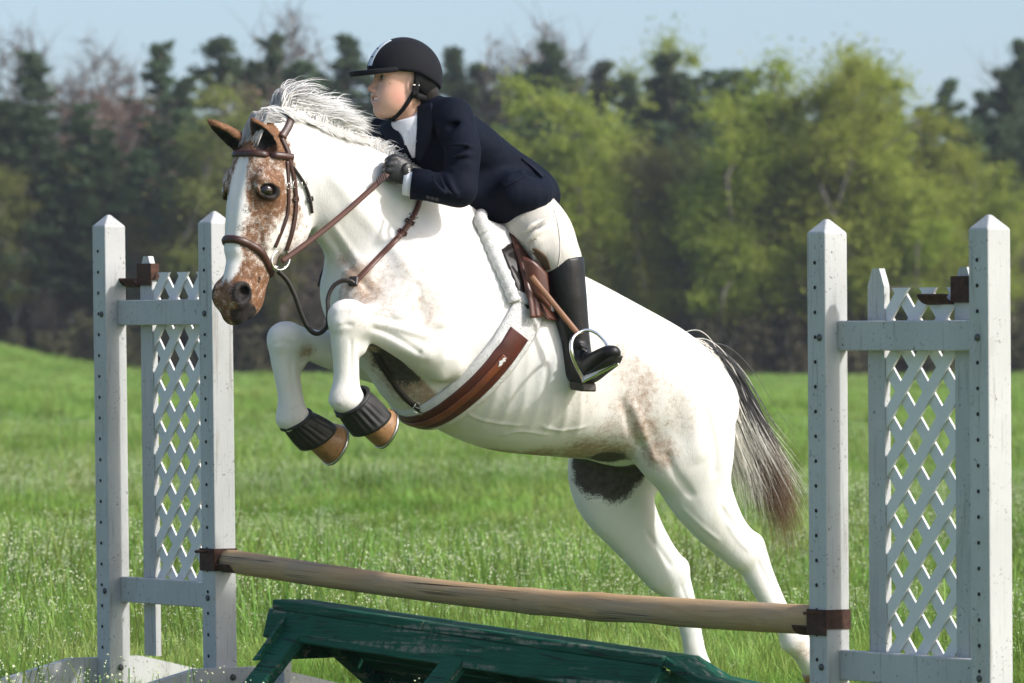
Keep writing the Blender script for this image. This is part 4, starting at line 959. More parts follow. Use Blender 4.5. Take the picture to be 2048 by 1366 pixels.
BK = -HH
G = []
crest = [top_at(x) for x in (545, 565, 590, 620, 650, 680, 710, 740, 770, 800, 840, 880, 920)]
crest = catmull(crest, 12)
nroot = len(crest)
for ci in range(76):
    t_ = (ci + rng.uniform(-.3, .5)) / 76; main = t_ < .44
    i0 = min(int(t_ * nroot), nroot - 1); rt = crest[i0]
    if main:
        ln = rng.uniform(.09, .17) * (1.05 - .5 * max(0, t_ - .25)); lift = rng.uniform(.15, 1.25); side = rng.normal(0, .35) - .10; down = rng.uniform(.35, .9)
        cnt = 84
    else:
        ln = rng.uniform(.035, .06); lift = rng.uniform(.6, 1.2); side = rng.normal(0, .35); down = .15; cnt = 26
    tip = rt + unit(BK * 1.0 + UP * (lift * .62 - down * .30) + HL * side) * ln
    for k in range(cnt):
        r0 = crest[int(np.clip(i0 + rng.normal(0, 3.2), 0, nroot - 1))] + HL * rng.uniform(-.02, .05); l_ = hbvh.find_nearest(Vector(r0))[0]; r0 = A(l_)
        tp = tip + rng.normal(0, .020 if main else .008, 3) * A((1, 1, .8)) + (r0 - rt) * .55
        mid1 = r0 + UP * ln * (.12 + .20 * lift) * rng.uniform(.7, 1.2) + BK * ln * .10
        mid2 = r0 * .42 + tp * .58 + UP * ln * (.12 + .10 * lift) + rng.normal(0, .006, 3)
        pts = catmull([r0, mid1, mid2, tp], 4)
        g = rng.uniform(.88, .96); c = A((g, g * .995, g * .98))
        if rng.uniform() < .04: c = c * A((.86, .80, .70))
        if t_ < .10 and rng.uniform() < .5: c = A((.36, .34, .33)) * rng.uniform(.6, 1.4)
        G.append((pts, rng.uniform(.0024, .0036) if k % 7 == 0 else rng.uniform(.0008, .0016), c))
# locks that lie on the near side of the neck
for ci in range(60):
    i0 = int(rng.uniform(0, .46) * nroot); rt = crest[i0]
    d = unit(HL * rng.uniform(.55, .9) - UP * rng.uniform(.2, .7) + BK * rng.uniform(.5, 1.1)); ln = rng.uniform(.05, .10)
    for k in range(36):
        r0 = rt + HL * rng.normal(.015, .014) + BK * rng.normal(0, .02); r0 = r0 + UP * .003
        p = [r0]
        for st in range(1, 5):
            q = r0 + d * ln * st / 4 + rng.normal(0, .004, 3); l_, n_, i_, d_ = hbvh.find_nearest(Vector(q)); q = A(l_) + A(n_) * (.006 + .003 * st); p.append(q)
        g = rng.uniform(.80, .92); G.append((catmull(p, 2), rng.uniform(.0012, .0045), A((g, g * .985, g * .94))))
# soft underwool that fills the crest below the long hair
for ci in range(900):
    i0 = int(rng.uniform(0, .46) * nroot); r0 = A(hbvh.find_nearest(Vector(crest[i0] + HL * rng.uniform(-.03, .045)))[0]); ln = rng.uniform(.035, .075)
    p1 = r0 + UP * ln * rng.uniform(.2, .5) + BK * ln * .3; p2 = r0 + UP * ln * rng.uniform(.1, .6) + BK * ln * .95 + HL * rng.normal(0, .012)
    g = rng.uniform(.84, .93); G.append((catmull([r0, p1, p2], 4), rng.uniform(.0035, .0055), A((g, g * .99, g * .97))))
strands('mane', M_HAIR, G, horse)
# forelock, silvery grey, falling between the ears over the browband
G = []
for ci in range(26):
    l0 = rng.uniform(-.036, .036); rt = Q(-.035, -.02 + rng.uniform(-.02, .03), l0); rt = A(hbvh.find_nearest(Vector(rt))[0])
    sw = rng.uniform(-.03, .022); ln = rng.uniform(.05, .10); up = rng.uniform(.004, .018)
    for k in range(26):
        r0 = rt + rng.normal(0, .006, 3)
        lk = float((r0 - HO) @ EL)
        ftop = lambda s_, l_: np.interp(s_, [-.05, 0, .07, .16], [.025, .047, .067, .072]) - 4.5 * l_ * l_
        def hq(s_, l_, e): l_ = float(np.clip(l_, -.05, .042 if s_ < .07 else .085)); return Q(s_, ftop(s_, l_) + e, l_)
        s0_ = float((r0 - HO) @ ED)
        p1 = hq(s0_ + .012 - up * .5, lk + sw * .25 + rng.normal(0, .004), .012 + up * .6)
        p2 = hq(s0_ + ln * .5, lk + sw * .7 + rng.normal(0, .005), .012)
        p3 = hq(s0_ + ln, lk + sw * 1.15 + rng.normal(0, .008), .006)
        g = rng.uniform(.42, .80); G.append((catmull([r0, p1, p2, p3], 4), rng.uniform(.0009, .0015), A((g, g * .97, g * .94))))
strands('forelock', M_HAIR, G, horse)
# tail
G = []
def tail_lock(path, n, spread, cols, r=(.0014, .0026), tipvar=.06, sd=.5):
    base = catmull([H(*p) for p in path], 5); k = len(base); ss = np.linspace(0, 1, k)[:, None]
    for i in range(n):
        o = rng.normal(0, 1, 3) * spread; o2 = rng.normal(0, 1, 3) * spread * 1.5
        cut = rng.uniform(1 - tipvar * 4, 1.0); kk = max(6, int(k * cut))
        wob = np.sin(ss * rng.uniform(3, 9) + rng.uniform(0, 6)) * rng.normal(0, .006, 3)
        pts = base + o * (.38 + .62 * ss ** .7) + o2 * ss * ss + wob * ss
        c = cols(i / n)
        if cols in (gry, mixd) and c[0] < .2: c = c[None, :] + (A((.17, .10, .055)) * rng.uniform(.6, 1.3) - c)[None, :] * np.clip((ss - .62) / .25, 0, 1)
        G.append((pts[:kk], rng.uniform(*r), c))
def wht(u): g = rng.uniform(.72, .90); return A((g, g * .97, g * .88))
def gry(u): g = rng.uniform(.03, .13); return A((g, g * .98, g * 1.0))
def mixd(u): return gry(u) if rng.uniform() < .86 else wht(u) * .75
def brw(u): return A((.20, .12, .065)) * rng.uniform(.5, 1.5)
for pth, n, sp, cf in [
    ([(1356, 700, .0), (1388, 706, .02), (1418, 745, .03), (1444, 825, .03), (1470, 905, .02), (1496, 975, .02)], 700, .030, wht),
    ([(1360, 702, .0), (1400, 710, .03), (1432, 765, .04), (1462, 850, .04), (1492, 925, .03), (1512, 1010, .02)], 300, .026, wht),
    ([(1370, 704, .0), (1413, 712, .02), (1450, 765, .03), (1485, 850, .03), (1524, 945, .02), (1562, 1050, .0)], 640, .030, mixd),
    ([(1374, 704, -.01), (1421, 715, .01), (1462, 770, .01), (1500, 860, .0), (1542, 960, .0), (1578, 1085, .0)], 900, .030, gry),
    ([(1378, 704, -.02), (1427, 717, -.02), (1472, 770, -.03), (1508, 850, -.03), (1552, 925, -.02), (1594, 1000, -.02)], 260, .018, wht),
    ([(1370, 704, .02), (1414, 714, .03), (1446, 780, .04), (1474, 862, .04), (1500, 935, .03), (1508, 1040, .03)], 120, .020, wht),
    ([(1380, 706, .0), (1432, 725, .01), (1482, 810, .01), (1528, 915, .01), (1562, 995, .0), (1584, 1130, -.01)], 380, .016, brw)]:
    tail_lock(pth, n, sp, cf)
for i in range(26):
    x = rng.uniform(-14, 34); y = rng.uniform(-30, 60)
    tail_lock([(1385, 706, 0), (1427, 720, 0), (1470 + x * .3, 790, .0), (1520 + x, 900 + y * .4, rng.normal(0, .06)), (1555 + x * 1.3, 960 + y, rng.normal(0, .1))], 6, .010, wht, r=(.0008, .0013))
strands('tail', M_HAIR, G, horse)
# ------------------------------------------------------------------ tack
def leather(name, c1, c2, rough=.38):
    t = NT(name); co = t.coord(); n1 = t.noise(co, 18, 4); n2 = t.noise(co, 420, 2)
    t.bump(n2, .18, .002); return t.set(t.ramp(n1, [(.3, c1), (.7, c2)]), t.math('MULTIPLY_ADD', n1, .25, rough - .1))
M_BRIDLE = leather('bridle_leather', (.060, .020, .012), (.030, .011, .008))
M_REIN = leather('rein_leather', (.105, .036, .020), (.060, .022, .014), .45)
M_DARK = leather('dark_leather', (.016, .010, .008), (.009, .006, .005), .42)
M_SADDLE = leather('saddle_leather', (.095, .027, .013), (.052, .016, .009), .36)
M_GIRTH = leather('girth_leather', (.090, .018, .011), (.050, .012, .008), .42)
M_ORANGE = leather('stirrup_leather', (.20, .082, .030), (.135, .055, .022), .48)
t = NT('fleece'); co = t.coord(); n1 = t.noise(co, 160, 4, .7); n2 = t.noise(co, 50, 3)
t.bump(n1, 1.0, .010); M_FLEECE = t.set(t.mix(t.val(n2, .4, .7), (.80, .79, .78), (.70, .69, .67)), .9, spec=.1)
M_CHROME = NT('polished_steel').set((.78, .77, .74), .14, 1.0)
M_RUBBER = None

def ribbon(pts, nrm, width, thick, closed=False, sub=6, crown=.0):
    """a flat strap along pts, its outer face along nrm -> verts, faces"""
    pts = np.asarray(pts, float); nrm = np.asarray(nrm, float); w = np.full(len(pts), width) if np.isscalar(width) else np.asarray(width, float)
    X = catmull(np.hstack([pts, nrm, w[:, None]]), sub, closed)
    p, n, w = X[:, :3], X[:, 3:6], X[:, 6]; m = len(p)
    tg = (np.roll(p, -1, 0) - np.roll(p, 1, 0)) if closed else np.gradient(p, axis=0)
    tg /= np.linalg.norm(tg, axis=1)[:, None] + 1e-9; n = n - tg * (n * tg).sum(1)[:, None]; n /= np.linalg.norm(n, axis=1)[:, None] + 1e-9
    b = np.cross(tg, n)
    prof = [(-.5, 0), (-.5, .55), (-.40, 1.0), (0, 1.0 + crown), (.40, 1.0), (.5, .55), (.5, 0)]
    vv = np.stack([p + b * (w * a)[:, None] + n * thick * c for a, c in prof], 1); k = len(prof)
    ff = []
    for i in range(m if closed else m - 1):
        j = (i + 1) % m
        for q in range(k): ff.append((i * k + q, i * k + (q + 1) % k, j * k + (q + 1) % k, j * k + q))
    if not closed: ff += [tuple(range(k)), tuple(range((m - 1) * k, m * k))[::-1]]
    return vv.reshape(-1, 3), ff
def strap(name, pts, nrm, width, thick, mat, parent, closed=False, sub=6, crown=.25):
    mb = MB(); v, f = ribbon(pts, nrm, width, thick, closed, sub, crown); mb.add(v, f, True); return mb.build(name, mat, parent)
def on_body(px, lift=.0, bvh=None):
    P_, N_ = [], []
    for x, y in px:
        l, n = hit(x, y, bvh)
        if l is None: continue
        P_.append(l + n * lift); N_.append(n)
    N_ = np.array(N_)
    for _ in range(3): N_[1:-1] = (N_[:-2] + N_[1:-1] * 2 + N_[2:]) / 4
    return P_, list(N_)
def head_ring(sf, sb, th0, th1, n=22, cf=-.05, far=.35):
    P_, N_ = [], []
    for th in np.linspace(th0, th1, n):
        d = EF * math.cos(th) + EL * math.sin(th); s_ = (sf + sb) / 2 + (sf - sb) / 2 * math.cos(th)
        o = Q(s_, cf) + d * far; l, nn, i, ds = hbvh.ray_cast(Vector(o), Vector(-d))
        if l is None: continue
        P_.append(A(l)); N_.append(unit(A(nn) * .5 + d * .5))
    return P_, N_
def buckle(p, tg, n, w, h, parent, mat=None, r=.0016):
    p, tg, n = A(p), unit(tg), unit(n); b = np.cross(tg, n); q = [p + n * .004 + tg * a * h / 2 + b * c * w / 2 for a, c in ((-1, -1), (1, -1), (1, 1), (-1, 1), (-1, -1))]
    mb = MB()
    for i in range(4): mb.tube([q[i], q[i + 1]], r, 6)
    mb.tube([q[0] * .5 + q[3] * .5, q[1] * .5 + q[2] * .5], r * .7, 5)
    return mb.build('buckle', mat or M_CHROME, parent)

bridle = empty('bridle', Q(.5, .05)); tag(bridle, "dark brown leather bridle on the horse's head", 'bridle')
p, n = head_ring(.082, .05, R(-108), R(108), 22, -.02); p = [a + b * .003 for a, b in zip(p, n)]; strap('browband', p, n, .024, .007, M_BRIDLE, bridle, crown=.5)
bro_near = p[-1]
p, n = head_ring(.372, .44, R(-180), R(170), 30, -.05, .15); strap('noseband', p, n, .026, .008, M_BRIDLE, bridle, closed=True, sub=3, crown=.5)
cpx = [(563, 276), (576, 306), (580, 328), (588, 368), (590, 418), (583, 463), (571, 500), (562, 516)]
p, n = on_body(cpx, .003); ck = strap('cheekpiece', p, n, .0165, .005, M_BRIDLE, bridle)
buckle(p[3], p[4] - p[3], n[3], .024, .020, ck); buckle(p[3] * .4 + p[4] * .6, p[4] - p[3], n[4], .022, .010, ck, M_BRIDLE, .003)
p2, n2 = on_body([(574, 322), (576, 372), (575, 420), (567, 450), (549, 494)], .002); hg = strap('noseband_hanger', p2, n2, .013, .0045, M_BRIDLE, bridle)
buckle(p2[1], p2[2] - p2[1], n2[1], .020, .018, hg)
p3, n3 = on_body([(581, 330), (606, 366), (618, 398), (622, 425)], .004); tl = strap('throatlatch', p3, n3, .011, .005, M_DARK, bridle)
buckle(p3[1], p3[2] - p3[1], n3[1], .020, .018, tl); buckle(p3[2], p3[3] - p3[2], n3[2], .020, .012, tl, M_DARK, .003)
mh = lambda q: A(q) - 2 * ((A(q) - HO) @ EL) * EL                 # mirror in the head's own plane
def to_head(pts, lift):
    P_, N_ = [], []
    for q in pts:
        l, nn, i, d = hbvh.find_nearest(Vector(q)); P_.append(A(l) + A(nn) * lift); N_.append(A(nn))
    return P_, N_
pm, nm = to_head([mh(q) for q in p[1:]], .003); strap('cheekpiece', pm, nm, .0165, .005, M_BRIDLE, bridle)
pc, nc = to_head([p[0], Q(-.05, -.05, .04), Q(-.055, -.05, 0), Q(-.05, -.05, -.04), mh(p[0])], .004); strap('crownpiece', pc, nc, .026, .005, M_BRIDLE, bridle)
# bit
def ring(c, ax1, ax2, r, tr, n=28):
    mb = MB(); c = A(c); pts = [c + unit(ax1) * r * math.cos(a) + unit(ax2) * r * math.sin(a) for a in np.linspace(0, 2 * math.pi, n + 1)]
    mb.tube(pts, tr, 8, False); return mb
bitc = hit(552, 520)[0]; bitn = unit(EL * .9 + EF * .1); bitc = bitc + bitn * .014
BIT = ring(bitc + A((.006, 0, .0)), unit(ED + EF * .2), unit(np.cross(bitn, ED)), .036, .0040).build('bit_ring', M_CHROME, bridle)
ring(mh(bitc), ED, EF, .036, .0040).build('bit_ring', M_CHROME, bridle)
mb = MB(); m0 = bitc + (P(532, 537, 1) - P(556, 520, 1)) * 0
mb.tube([P(556, 533, bitc[1] - .004), P(544, 536, bitc[1] - .010), P(533, 539, bitc[1] - .004), Q(.475, -.06, .03), Q(.475, -.06, -.03), mh(P(533, 539, bitc[1]))], [.007, .0085, .0075, .007, .007, .007], 10)
mb.build('mouthpiece', M_CHROME, BIT)

# hand and rein
HAND = lambda px, py, o=0.0: H(px, py, .145 + o)
rs, re_ = bitc + A((.010, -.012, -.006)), HAND(776, 347, .012)
pts = [rs * (1 - u) + re_ * u + UP * (-.012 * math.sin(math.pi * u)) for u in np.linspace(0, 1, 7)]
rein_n = unit(np.cross(re_ - rs, np.cross(A((.15, -1, .25)), re_ - rs)))
reins = empty('reins', rs); tag(reins, "brown leather reins running from the bit to the rider's gloved hand", 'reins')
rn = strap('near_rein', pts, [rein_n] * 7, .0185, .005, M_REIN, reins)
mb = MB()
for i in range(5):
    u = .905 + i * .018; c = rs * (1 - u) + re_ * u; tg = unit(re_ - rs); bb = np.cross(tg, rein_n); mb.box(c + rein_n * .003, tg + bb * .5, bb - tg * .5, rein_n, .0035, .0125, .0045, .001)
mb.build('lacing', M_BRIDLE, rn)
fs, fe = mh(bitc), H(770, 330, -.13)
crest_clear = [fs * (1 - u) + fe * u - HL * (.07 * math.sin(math.pi * u)) for u in np.linspace(0, 1, 7)]
strap('far_rein', crest_clear, [unit(-HL)] * 7, .0185, .005, M_REIN, reins)

# breastplate
brp = empty('breastplate', hit(709, 566)[0]); tag(brp, "narrow brown breastplate with buckles across the horse's chest and shoulder", 'breastplate')
pb, nb = on_body([(709, 568), (735, 540), (761, 513), (786, 487), (808, 462), (824, 437), (834, 415), (840, 396)], .004)
yk = strap('shoulder_strap', pb, nb, .019, .005, M_REIN, brp)
buckle(pb[5], pb[6] - pb[5], nb[5], .030, .020, yk); buckle(pb[4] * .35 + pb[5] * .65, pb[5] - pb[4], nb[4], .028, .012, yk, M_BRIDLE, .0035); buckle(pb[4] * .8 + pb[3] * .2, pb[5] - pb[4], nb[4], .028, .012, yk, M_BRIDLE, .0035)
pbm, nbm = to_head([mir(q) for q in pb], .004); strap('shoulder_strap', pbm, nbm, .019, .005, M_DARK, brp)
cpt, cn = hit(708, 566); cpt = cpt + cn * .012
mb = MB(); mb.box(cpt, np.cross(UP, cn), np.cross(cn, np.cross(UP, cn)), cn, .016, .018, .007, .004); mb.build('chest_ring', M_DARK, brp)
low = [H(714, 585, .06), H(726, 622, .055), H(739, 675, .05), H(754, 713, .045), H(783, 758, .04), H(812, 797, .05), H(840, 818, .08), H(868, 830, .12), H(899, 843, .16)]
PL, NL = [], []
for x, y in [(712, 580), (720, 610), (742, 680), (756, 713), (783, 757), (810, 793), (838, 815), (866, 829), (893, 838)]:
    q = H(x, y, .05); l, nn, i, d = hbvh.find_nearest(Vector(q)); h_, hn = hit(x, y)
    if h_ is not None and 680 < y and ((h_ - H0) @ HL) < .165: q = h_ + hn * .004; nn = hn
    PL.append(q); NL.append(unit(A((.1, -1, -.1))))
ls = strap('chest_strap', PL, NL, .021, .005, M_DARK, brp)
buckle(PL[6] + A((0, -.006, 0)), PL[7] - PL[6], NL[6], .034, .040, ls)
ring(hit(858, 833)[0] + A((0, -.02, -.004)), A((1, 0, 0)), A((0, .25, 1)), .014, .0028, 18).build('hanging_ring', M_CHROME, brp)
# loose martingale strap looping from the bit down to the chest ring
d0 = bitc[1]; d1 = cpt[1]
lp = [(556, 542), (575, 562), (590, 592), (602, 625), (616, 655), (634, 667), (652, 654), (655, 625), (655, 596), (666, 572), (684, 561), (700, 562), (708, 567)]
LP = [P(x, y, d0 - .01 + (d1 - d0 - .02) * (i / (len(lp) - 1)) ** .6) for i, (x, y) in enumerate(lp)]
mg = empty('martingale', LP[0]); tag(mg, 'thin black martingale strap hanging in a loose loop below the horse\'s chin', 'strap')
LN = []
for i in range(len(LP)):
    tg = unit(LP[min(i + 1, len(LP) - 1)] - LP[max(i - 1, 0)]); LN.append(unit(np.cross(tg, A((.45, -.88, 0)))) if True else 0)
strap('looping_strap', LP, [unit(n_ * .55 + A((.2, -.8, 0))) for n_ in LN], .0155, .006, M_DARK, mg)

# girth: fleece and leather round the barrel
gc = H(900, 722, 0); gv = unit(H(957, 620) - H(843, 824)); gw = unit(np.cross(gv, HL))
def barrel_ring(th0, th1, n, c=gc, v=gv):
    P_, N_ = [], []
    for th in np.linspace(th0, th1, n):
        d = HL * math.cos(th) + v * math.sin(th); l, nn, i, ds = hbvh.ray_cast(Vector(c + d * .7), Vector(-d))
        P_.append(A(l)); N_.append(unit(d * .7 + A(nn) * .3))
    P_ = np.array(P_)
    for _ in range(4): P_[1:-1] = (P_[:-2] + 2 * P_[1:-1] + P_[2:]) / 4
    return list(P_), N_
girth = empty('girth', gc - UP * .35); tag(girth, 'brown leather girth edged with white fleece under the horse\'s belly', 'girth')
p, n = barrel_ring(R(46), R(-226), 46); fl = strap('fleece_lining', p, n, .132, .020, M_FLEECE, girth, crown=.1)
p, n = barrel_ring(R(20), R(-200), 40); p = [a + b * .018 for a, b in zip(p, n)]; gl = strap('leather_strap', p, n, .082, .009, M_GIRTH, girth, crown=.1)
p, n = barrel_ring(R(4), R(-184), 40); p = [a + b * .028 for a, b in zip(p, n)]; strap('centre_strap', p, n, .026, .005, leather('girth_strap_leather', (.20, .055, .022), (.12, .035, .016)), gl)
# emblem: a small white running mark near the girth's upper end
em, en = barrel_ring(R(3), R(-3), 3); c = em[1] + en[1] * .0345; tg = unit(em[0] - em[2]); b = unit(np.cross(tg, en[1]))
mb = MB(); sh = [(-.020, .002), (-.008, -.004), (-.004, -.010), (.004, -.004), (.014, -.005), (.022, .004), (.014, .003), (.010, .009), (.002, .004), (-.008, .008)]
mb.prism([c + tg * x + b * y for x, y in sh], en[1] * .0012); mb.build('emblem', NT('emblem_white').set((.75, .75, .75), .5), gl)

# saddle pad and saddle
def sheet(name, rows, mat, parent, thick=.006, both=True, smooth=True):
    """solid sheet from rows of 3d points; thickness along its normal"""
    G_ = np.array([catmull(np.array(r), 4) for r in rows]); G_ = np.array([catmull(G_[:, j], 3) for j in range(G_.shape[1])]).transpose(1, 0, 2)
    du = np.gradient(G_, axis=0); dv = np.gradient(G_, axis=1); nn = np.cross(du, dv); nn /= np.linalg.norm(nn, axis=2)[..., None] + 1e-9
    if nn.mean((0, 1))[1] > 0: nn = -nn
    a, b = G_.shape[:2]; top = (G_ + nn * thick).reshape(-1, 3); bot = G_.reshape(-1, 3); N0 = a * b
    idx = lambda i, j: i * b + j; ff = []
    for i in range(a - 1):
        for j in range(b - 1):
            ff.append((idx(i, j), idx(i + 1, j), idx(i + 1, j + 1), idx(i, j + 1))); ff.append(tuple(N0 + q for q in (idx(i, j), idx(i, j + 1), idx(i + 1, j + 1), idx(i + 1, j))))
    edge = [idx(i, 0) for i in range(a)] + [idx(a - 1, j) for j in range(1, b)] + [idx(i, b - 1) for i in range(a - 2, -1, -1)] + [idx(0, j) for j in range(b - 2, 0, -1)]
    for q in range(len(edge)):
        e0, e1_ = edge[q], edge[(q + 1) % len(edge)]; ff.append((e0, e1_, N0 + e1_, N0 + e0))
    mb = MB(); mb.add(np.vstack([bot, top]), ff, True); return mb.build(name, mat, parent)
pad = empty('saddle_pad', H(1010, 520, .25)); tag(pad, 'thick white fleece saddle pad between saddle and horse', 'saddle pad')
front = [(957, 447), (966, 470), (978, 497), (992, 527), (1006, 556), (1018, 585), (1026, 606)]
FP, FN = on_body(front, .012)
FP = [p_ + UP * .006 * (i == 0) for i, p_ in enumerate(FP)]
arch = [H(958, 446, .0) + UP * .015, H(952, 452, -.06)]
far = [mir(q) for q in FP]
spine = [a * 1.0 for a in far[::-1]] + [A(hbvh.find_nearest(Vector(H(955, 452, 0)))[0]) + UP * .02] + FP
cs = catmull(spine, 6); mb = MB(); mb.tube(cs, [.023 + .0025 * math.sin(i * 1.7) for i in range(len(cs))], 12); mb.build('fleece_roll', M_FLEECE, pad, True)
rows = []
for k, (x, y) in enumerate(front):
    rows.append([FP[k]] + [on_body([(x + dx, y + dy)], .014)[0][0] for dx, dy in ((40, 12), (80, 22), (112, 28)) if on_body([(x + dx, y + dy)], .014)[0]])
mn = min(len(r) for r in rows); rows = [r[:mn] for r in rows]
sheet('quilt', rows, M_FLEECE, pad, .012); sheet('quilt', [[mir(q) for q in r] for r in rows], M_FLEECE, pad, .012)
saddle = empty('saddle', H(1020, 480, 0)); tag(saddle, 'brown leather jumping saddle under the rider, with flaps and stirrup', 'saddle')
# seat: pommel, dip and cantle
mf = Field(H(1020, 480, 0) - A((.55, .5, .3)), H(1020, 480, 0) + A((.55, .5, .3)), .008)
mf.chain([H(986, 462, 0), H(1030, 490, 0), H(1075, 515, 0), H(1105, 522, 0)], [(.085, .050), (.105, .050), (.14, .050), (.14, .050)], HL, k=.02)
mf.chain([H(982, 470, .085), H(982, 452, .0), H(982, 470, -.085)], [.026, .028, .026], HH, k=.03)
v_, f_ = mf.mesh(); link('seat', mesh_np('seat', v_, f_, M_SADDLE), saddle)
rim = [(994, 452), (1012, 456), (1027, 477), (1036, 505), (1045, 538), (1052, 562), (1056, 584), (1064, 604), (1080, 624), (1100, 640)]
rof = [.075, .14, .20, .245, .285, .305, .315, .320, .325, .330]
RP = [H(x, y, o) for (x, y), o in zip(rim, rof)]
def flap(mirq, nm):
    f = (lambda q: mir(q)) if mirq else (lambda q: q)
    rows = [[f(RP[i]), f(H(rim[i][0] + 40, rim[i][1] + 8, max(rof[i] - .02, .06))), f(H(rim[i][0] + 85, rim[i][1] + 14, max(rof[i] - .05, .05)))] for i in range(len(RP))]
    o = sheet(nm, rows, M_SADDLE, saddle, .007)
    rr = catmull([f(q) for q in RP], 5); mb = MB(); mb.tube(rr, [.010 if i < len(rr) * .62 else .010 - .006 * (i / len(rr) - .62) / .38 for i in range(len(rr))], 8); mb.build('piping', M_SADDLE, o)
    # inner sweat flap, dark, close to the pad
    ip = [(982, 462), (996, 490), (1012, 525), (1026, 560), (1036, 590), (1052, 618)]; io = [.12, .19, .235, .262, .275, .285]
    rows = [[f(H(x, y, q + .02)), f(H(x + 30, y + 4, q + .025)), f(H(x + 70, y + 8, q + .02))] for (x, y), q in zip(ip, io)]
    sheet('sweat_flap', rows, M_DARK, saddle, .006)
    return o
fo = flap(False, 'flap'); flap(True, 'flap')
kb = [(1048, 520), (1066, 532), (1084, 546), (1096, 556)]
rows = [[H(1046, 512, .30), H(1066, 522, .325), H(1092, 548, .335)], [H(1052, 545, .305), H(1072, 556, .33), H(1096, 585, .34)], [H(1058, 585, .31), H(1078, 600, .335), H(1100, 625, .34)]]
sheet('knee_roll', rows, M_SADDLE, saddle, .010)
# billet straps hanging below the flap to the girth
for x0, x1 in ((1040, 1056), (1050, 1066)):
    p, n = on_body([(x0, 575), (x0 + 6, 600), (x1 - 4, 640)], .046); strap('billet', p, n, .022, .005, M_SADDLE, saddle)
# stirrup leather and iron, near side; mirrored on the far side
def stirrup(f):
    a, b = f(H(1062, 552, .345)), f(H(1156, 668, .415)); nn = unit(np.cross(b - a, np.cross(f(H0 + A((.25, -1, .1))) - f(H0), b - a)))
    sl = strap('stirrup_leather', [a * (1 - u) + b * u for u in (0, .33, .66, 1)], [nn] * 4, .0195, .0045, M_ORANGE, saddle, crown=.1)
    arch = [(1168, 760, .43), (1156, 738, .435), (1145, 712, .44), (1142, 690, .437), (1147, 674, .43), (1160, 664, .425), (1176, 660, .435), (1194, 667, .455), (1208, 681, .475), (1219, 700, .50), (1229, 716, .525), (1235, 726, .53)]
    st = MB(); pts = catmull([f(H(*q)) for q in arch], 4); k = len(pts)
    st.tube(pts, [.0075 - .0015 * math.sin(math.pi * i / (k - 1)) for i in range(k)], 10); iron = st.build('stirrup_iron', M_CHROME, saddle)
    t0, t1 = f(H(1168, 760, .43)), f(H(1237, 725, .53)); ax = unit(t1 - t0); mid = (t0 + t1) / 2; up = unit(A((-.30, -.25, 1)) if f(H0 + HL) @ HL > H0 @ HL else A((.1, .3, 1))); up = unit(up - ax * (up @ ax)); sd_ = np.cross(ax, up)
    mb = MB(); mb.box(mid, ax, sd_, up, np.linalg.norm(t1 - t0) / 2 + .004, .020, .0045, .002); mb.build('tread', M_CHROME, iron)
    mb = MB(); mb.box(mid + up * .007, ax, sd_, up, np.linalg.norm(t1 - t0) / 2 - .006, .017, .0035, .0015); mb.build('tread_pad', NT('tread_rubber').set((.62, .61, .57), .7), iron)
stirrup(lambda q: A(q)); stirrup(mir)

# bell boots
t = NT('black_rubber'); n1 = t.noise(t.coord(), 60, 4); t.bump(t.noise(t.coord(), 300, 3), .25, .002); M_RUBBER = t.set(t.ramp(n1, [(.3, (.008, .008, .009)), (.75, (.022, .021, .021))]), .55)
def bell(tp, bt, off, label):
    (ax_, ay), (bx, by) = tp; (cx, cy), (dx, dy) = bt
    c0, c1 = H((ax_ + bx) / 2, (ay + by) / 2, off), H((cx + dx) / 2, (cy + dy) / 2, off - .012)
    u0, u1 = H(ax_, ay, off) - H(bx, by, off), H(cx, cy, off + .01) - H(dx, dy, off); r0, r1 = np.linalg.norm(u0) / 2, np.linalg.norm(u1) / 2
    rl = []
    for t_ in np.linspace(0, 1, 12):
        c = c0 + (c1 - c0) * t_; u = u0 * (1 - t_) + u1 * t_; ln = r0 + (r1 - r0) * t_ ** .8
        ax1 = unit(c1 - c0); lat = unit(np.cross(u, ax1)); lat = lat if lat @ HL > 0 else -lat
        rl.append((c, u, lat, ln, max(.052, ln * .98)))
    rl.append((rl[-1][0] - unit(c1 - c0) * .002, rl[-1][1], rl[-1][2], rl[-1][3] * .93, rl[-1][4] * .93))
    b = empty('bell_boot', c1); tag(b, label, 'bell boot')
    vv, ff = [], []
    n = 120; amps = [0.0, .006, .022, .034, .036, .036, .036, .034, .030, .022, .008, 0, 0]
    for (c, u, w, ru, rw), am in zip(rl, amps):
        u, w = unit(u), unit(w)
        for i in range(n):
            a = 2 * math.pi * i / n; g = 1 + am * math.cos(20 * a); vv.append(c + (u * math.cos(a) * ru + w * math.sin(a) * rw) * g)
    m = len(rl); ff = [(j * n + i, j * n + (i + 1) % n, (j + 1) * n + (i + 1) % n, (j + 1) * n + i) for j in range(m - 1) for i in range(n)]
    mb = MB(); mb.add(vv, ff, True); mb.build('ribbed_cuff', M_RUBBER, b)
    c, u, w, ru, rw = rl[0]; u, w = unit(u), unit(w); mb = MB(); mb.tube([c + (u * math.cos(a) * ru + w * math.sin(a) * rw) * 1.02 for a in np.linspace(0, 2 * math.pi, 33)], .0065, 8, False); mb.build('top_band', M_RUBBER, b)
    mb = MB(); q = c + u * ru * 1.06; mb.box(q, u, w, unit(c1 - c0), .010, .012, .008, .003); mb.build('pull_tab', M_RUBBER, b)
bell(((681, 828), (727, 775)), ((713, 874), (771, 820)), e1 - .02, "ribbed black bell boot on the horse's raised foreleg nearer the girth")
bell(((570, 857), (614, 820)), ((607, 902), (662, 846)), e2, "ribbed black bell boot on the horse's lower foreleg, leftmost hoof")
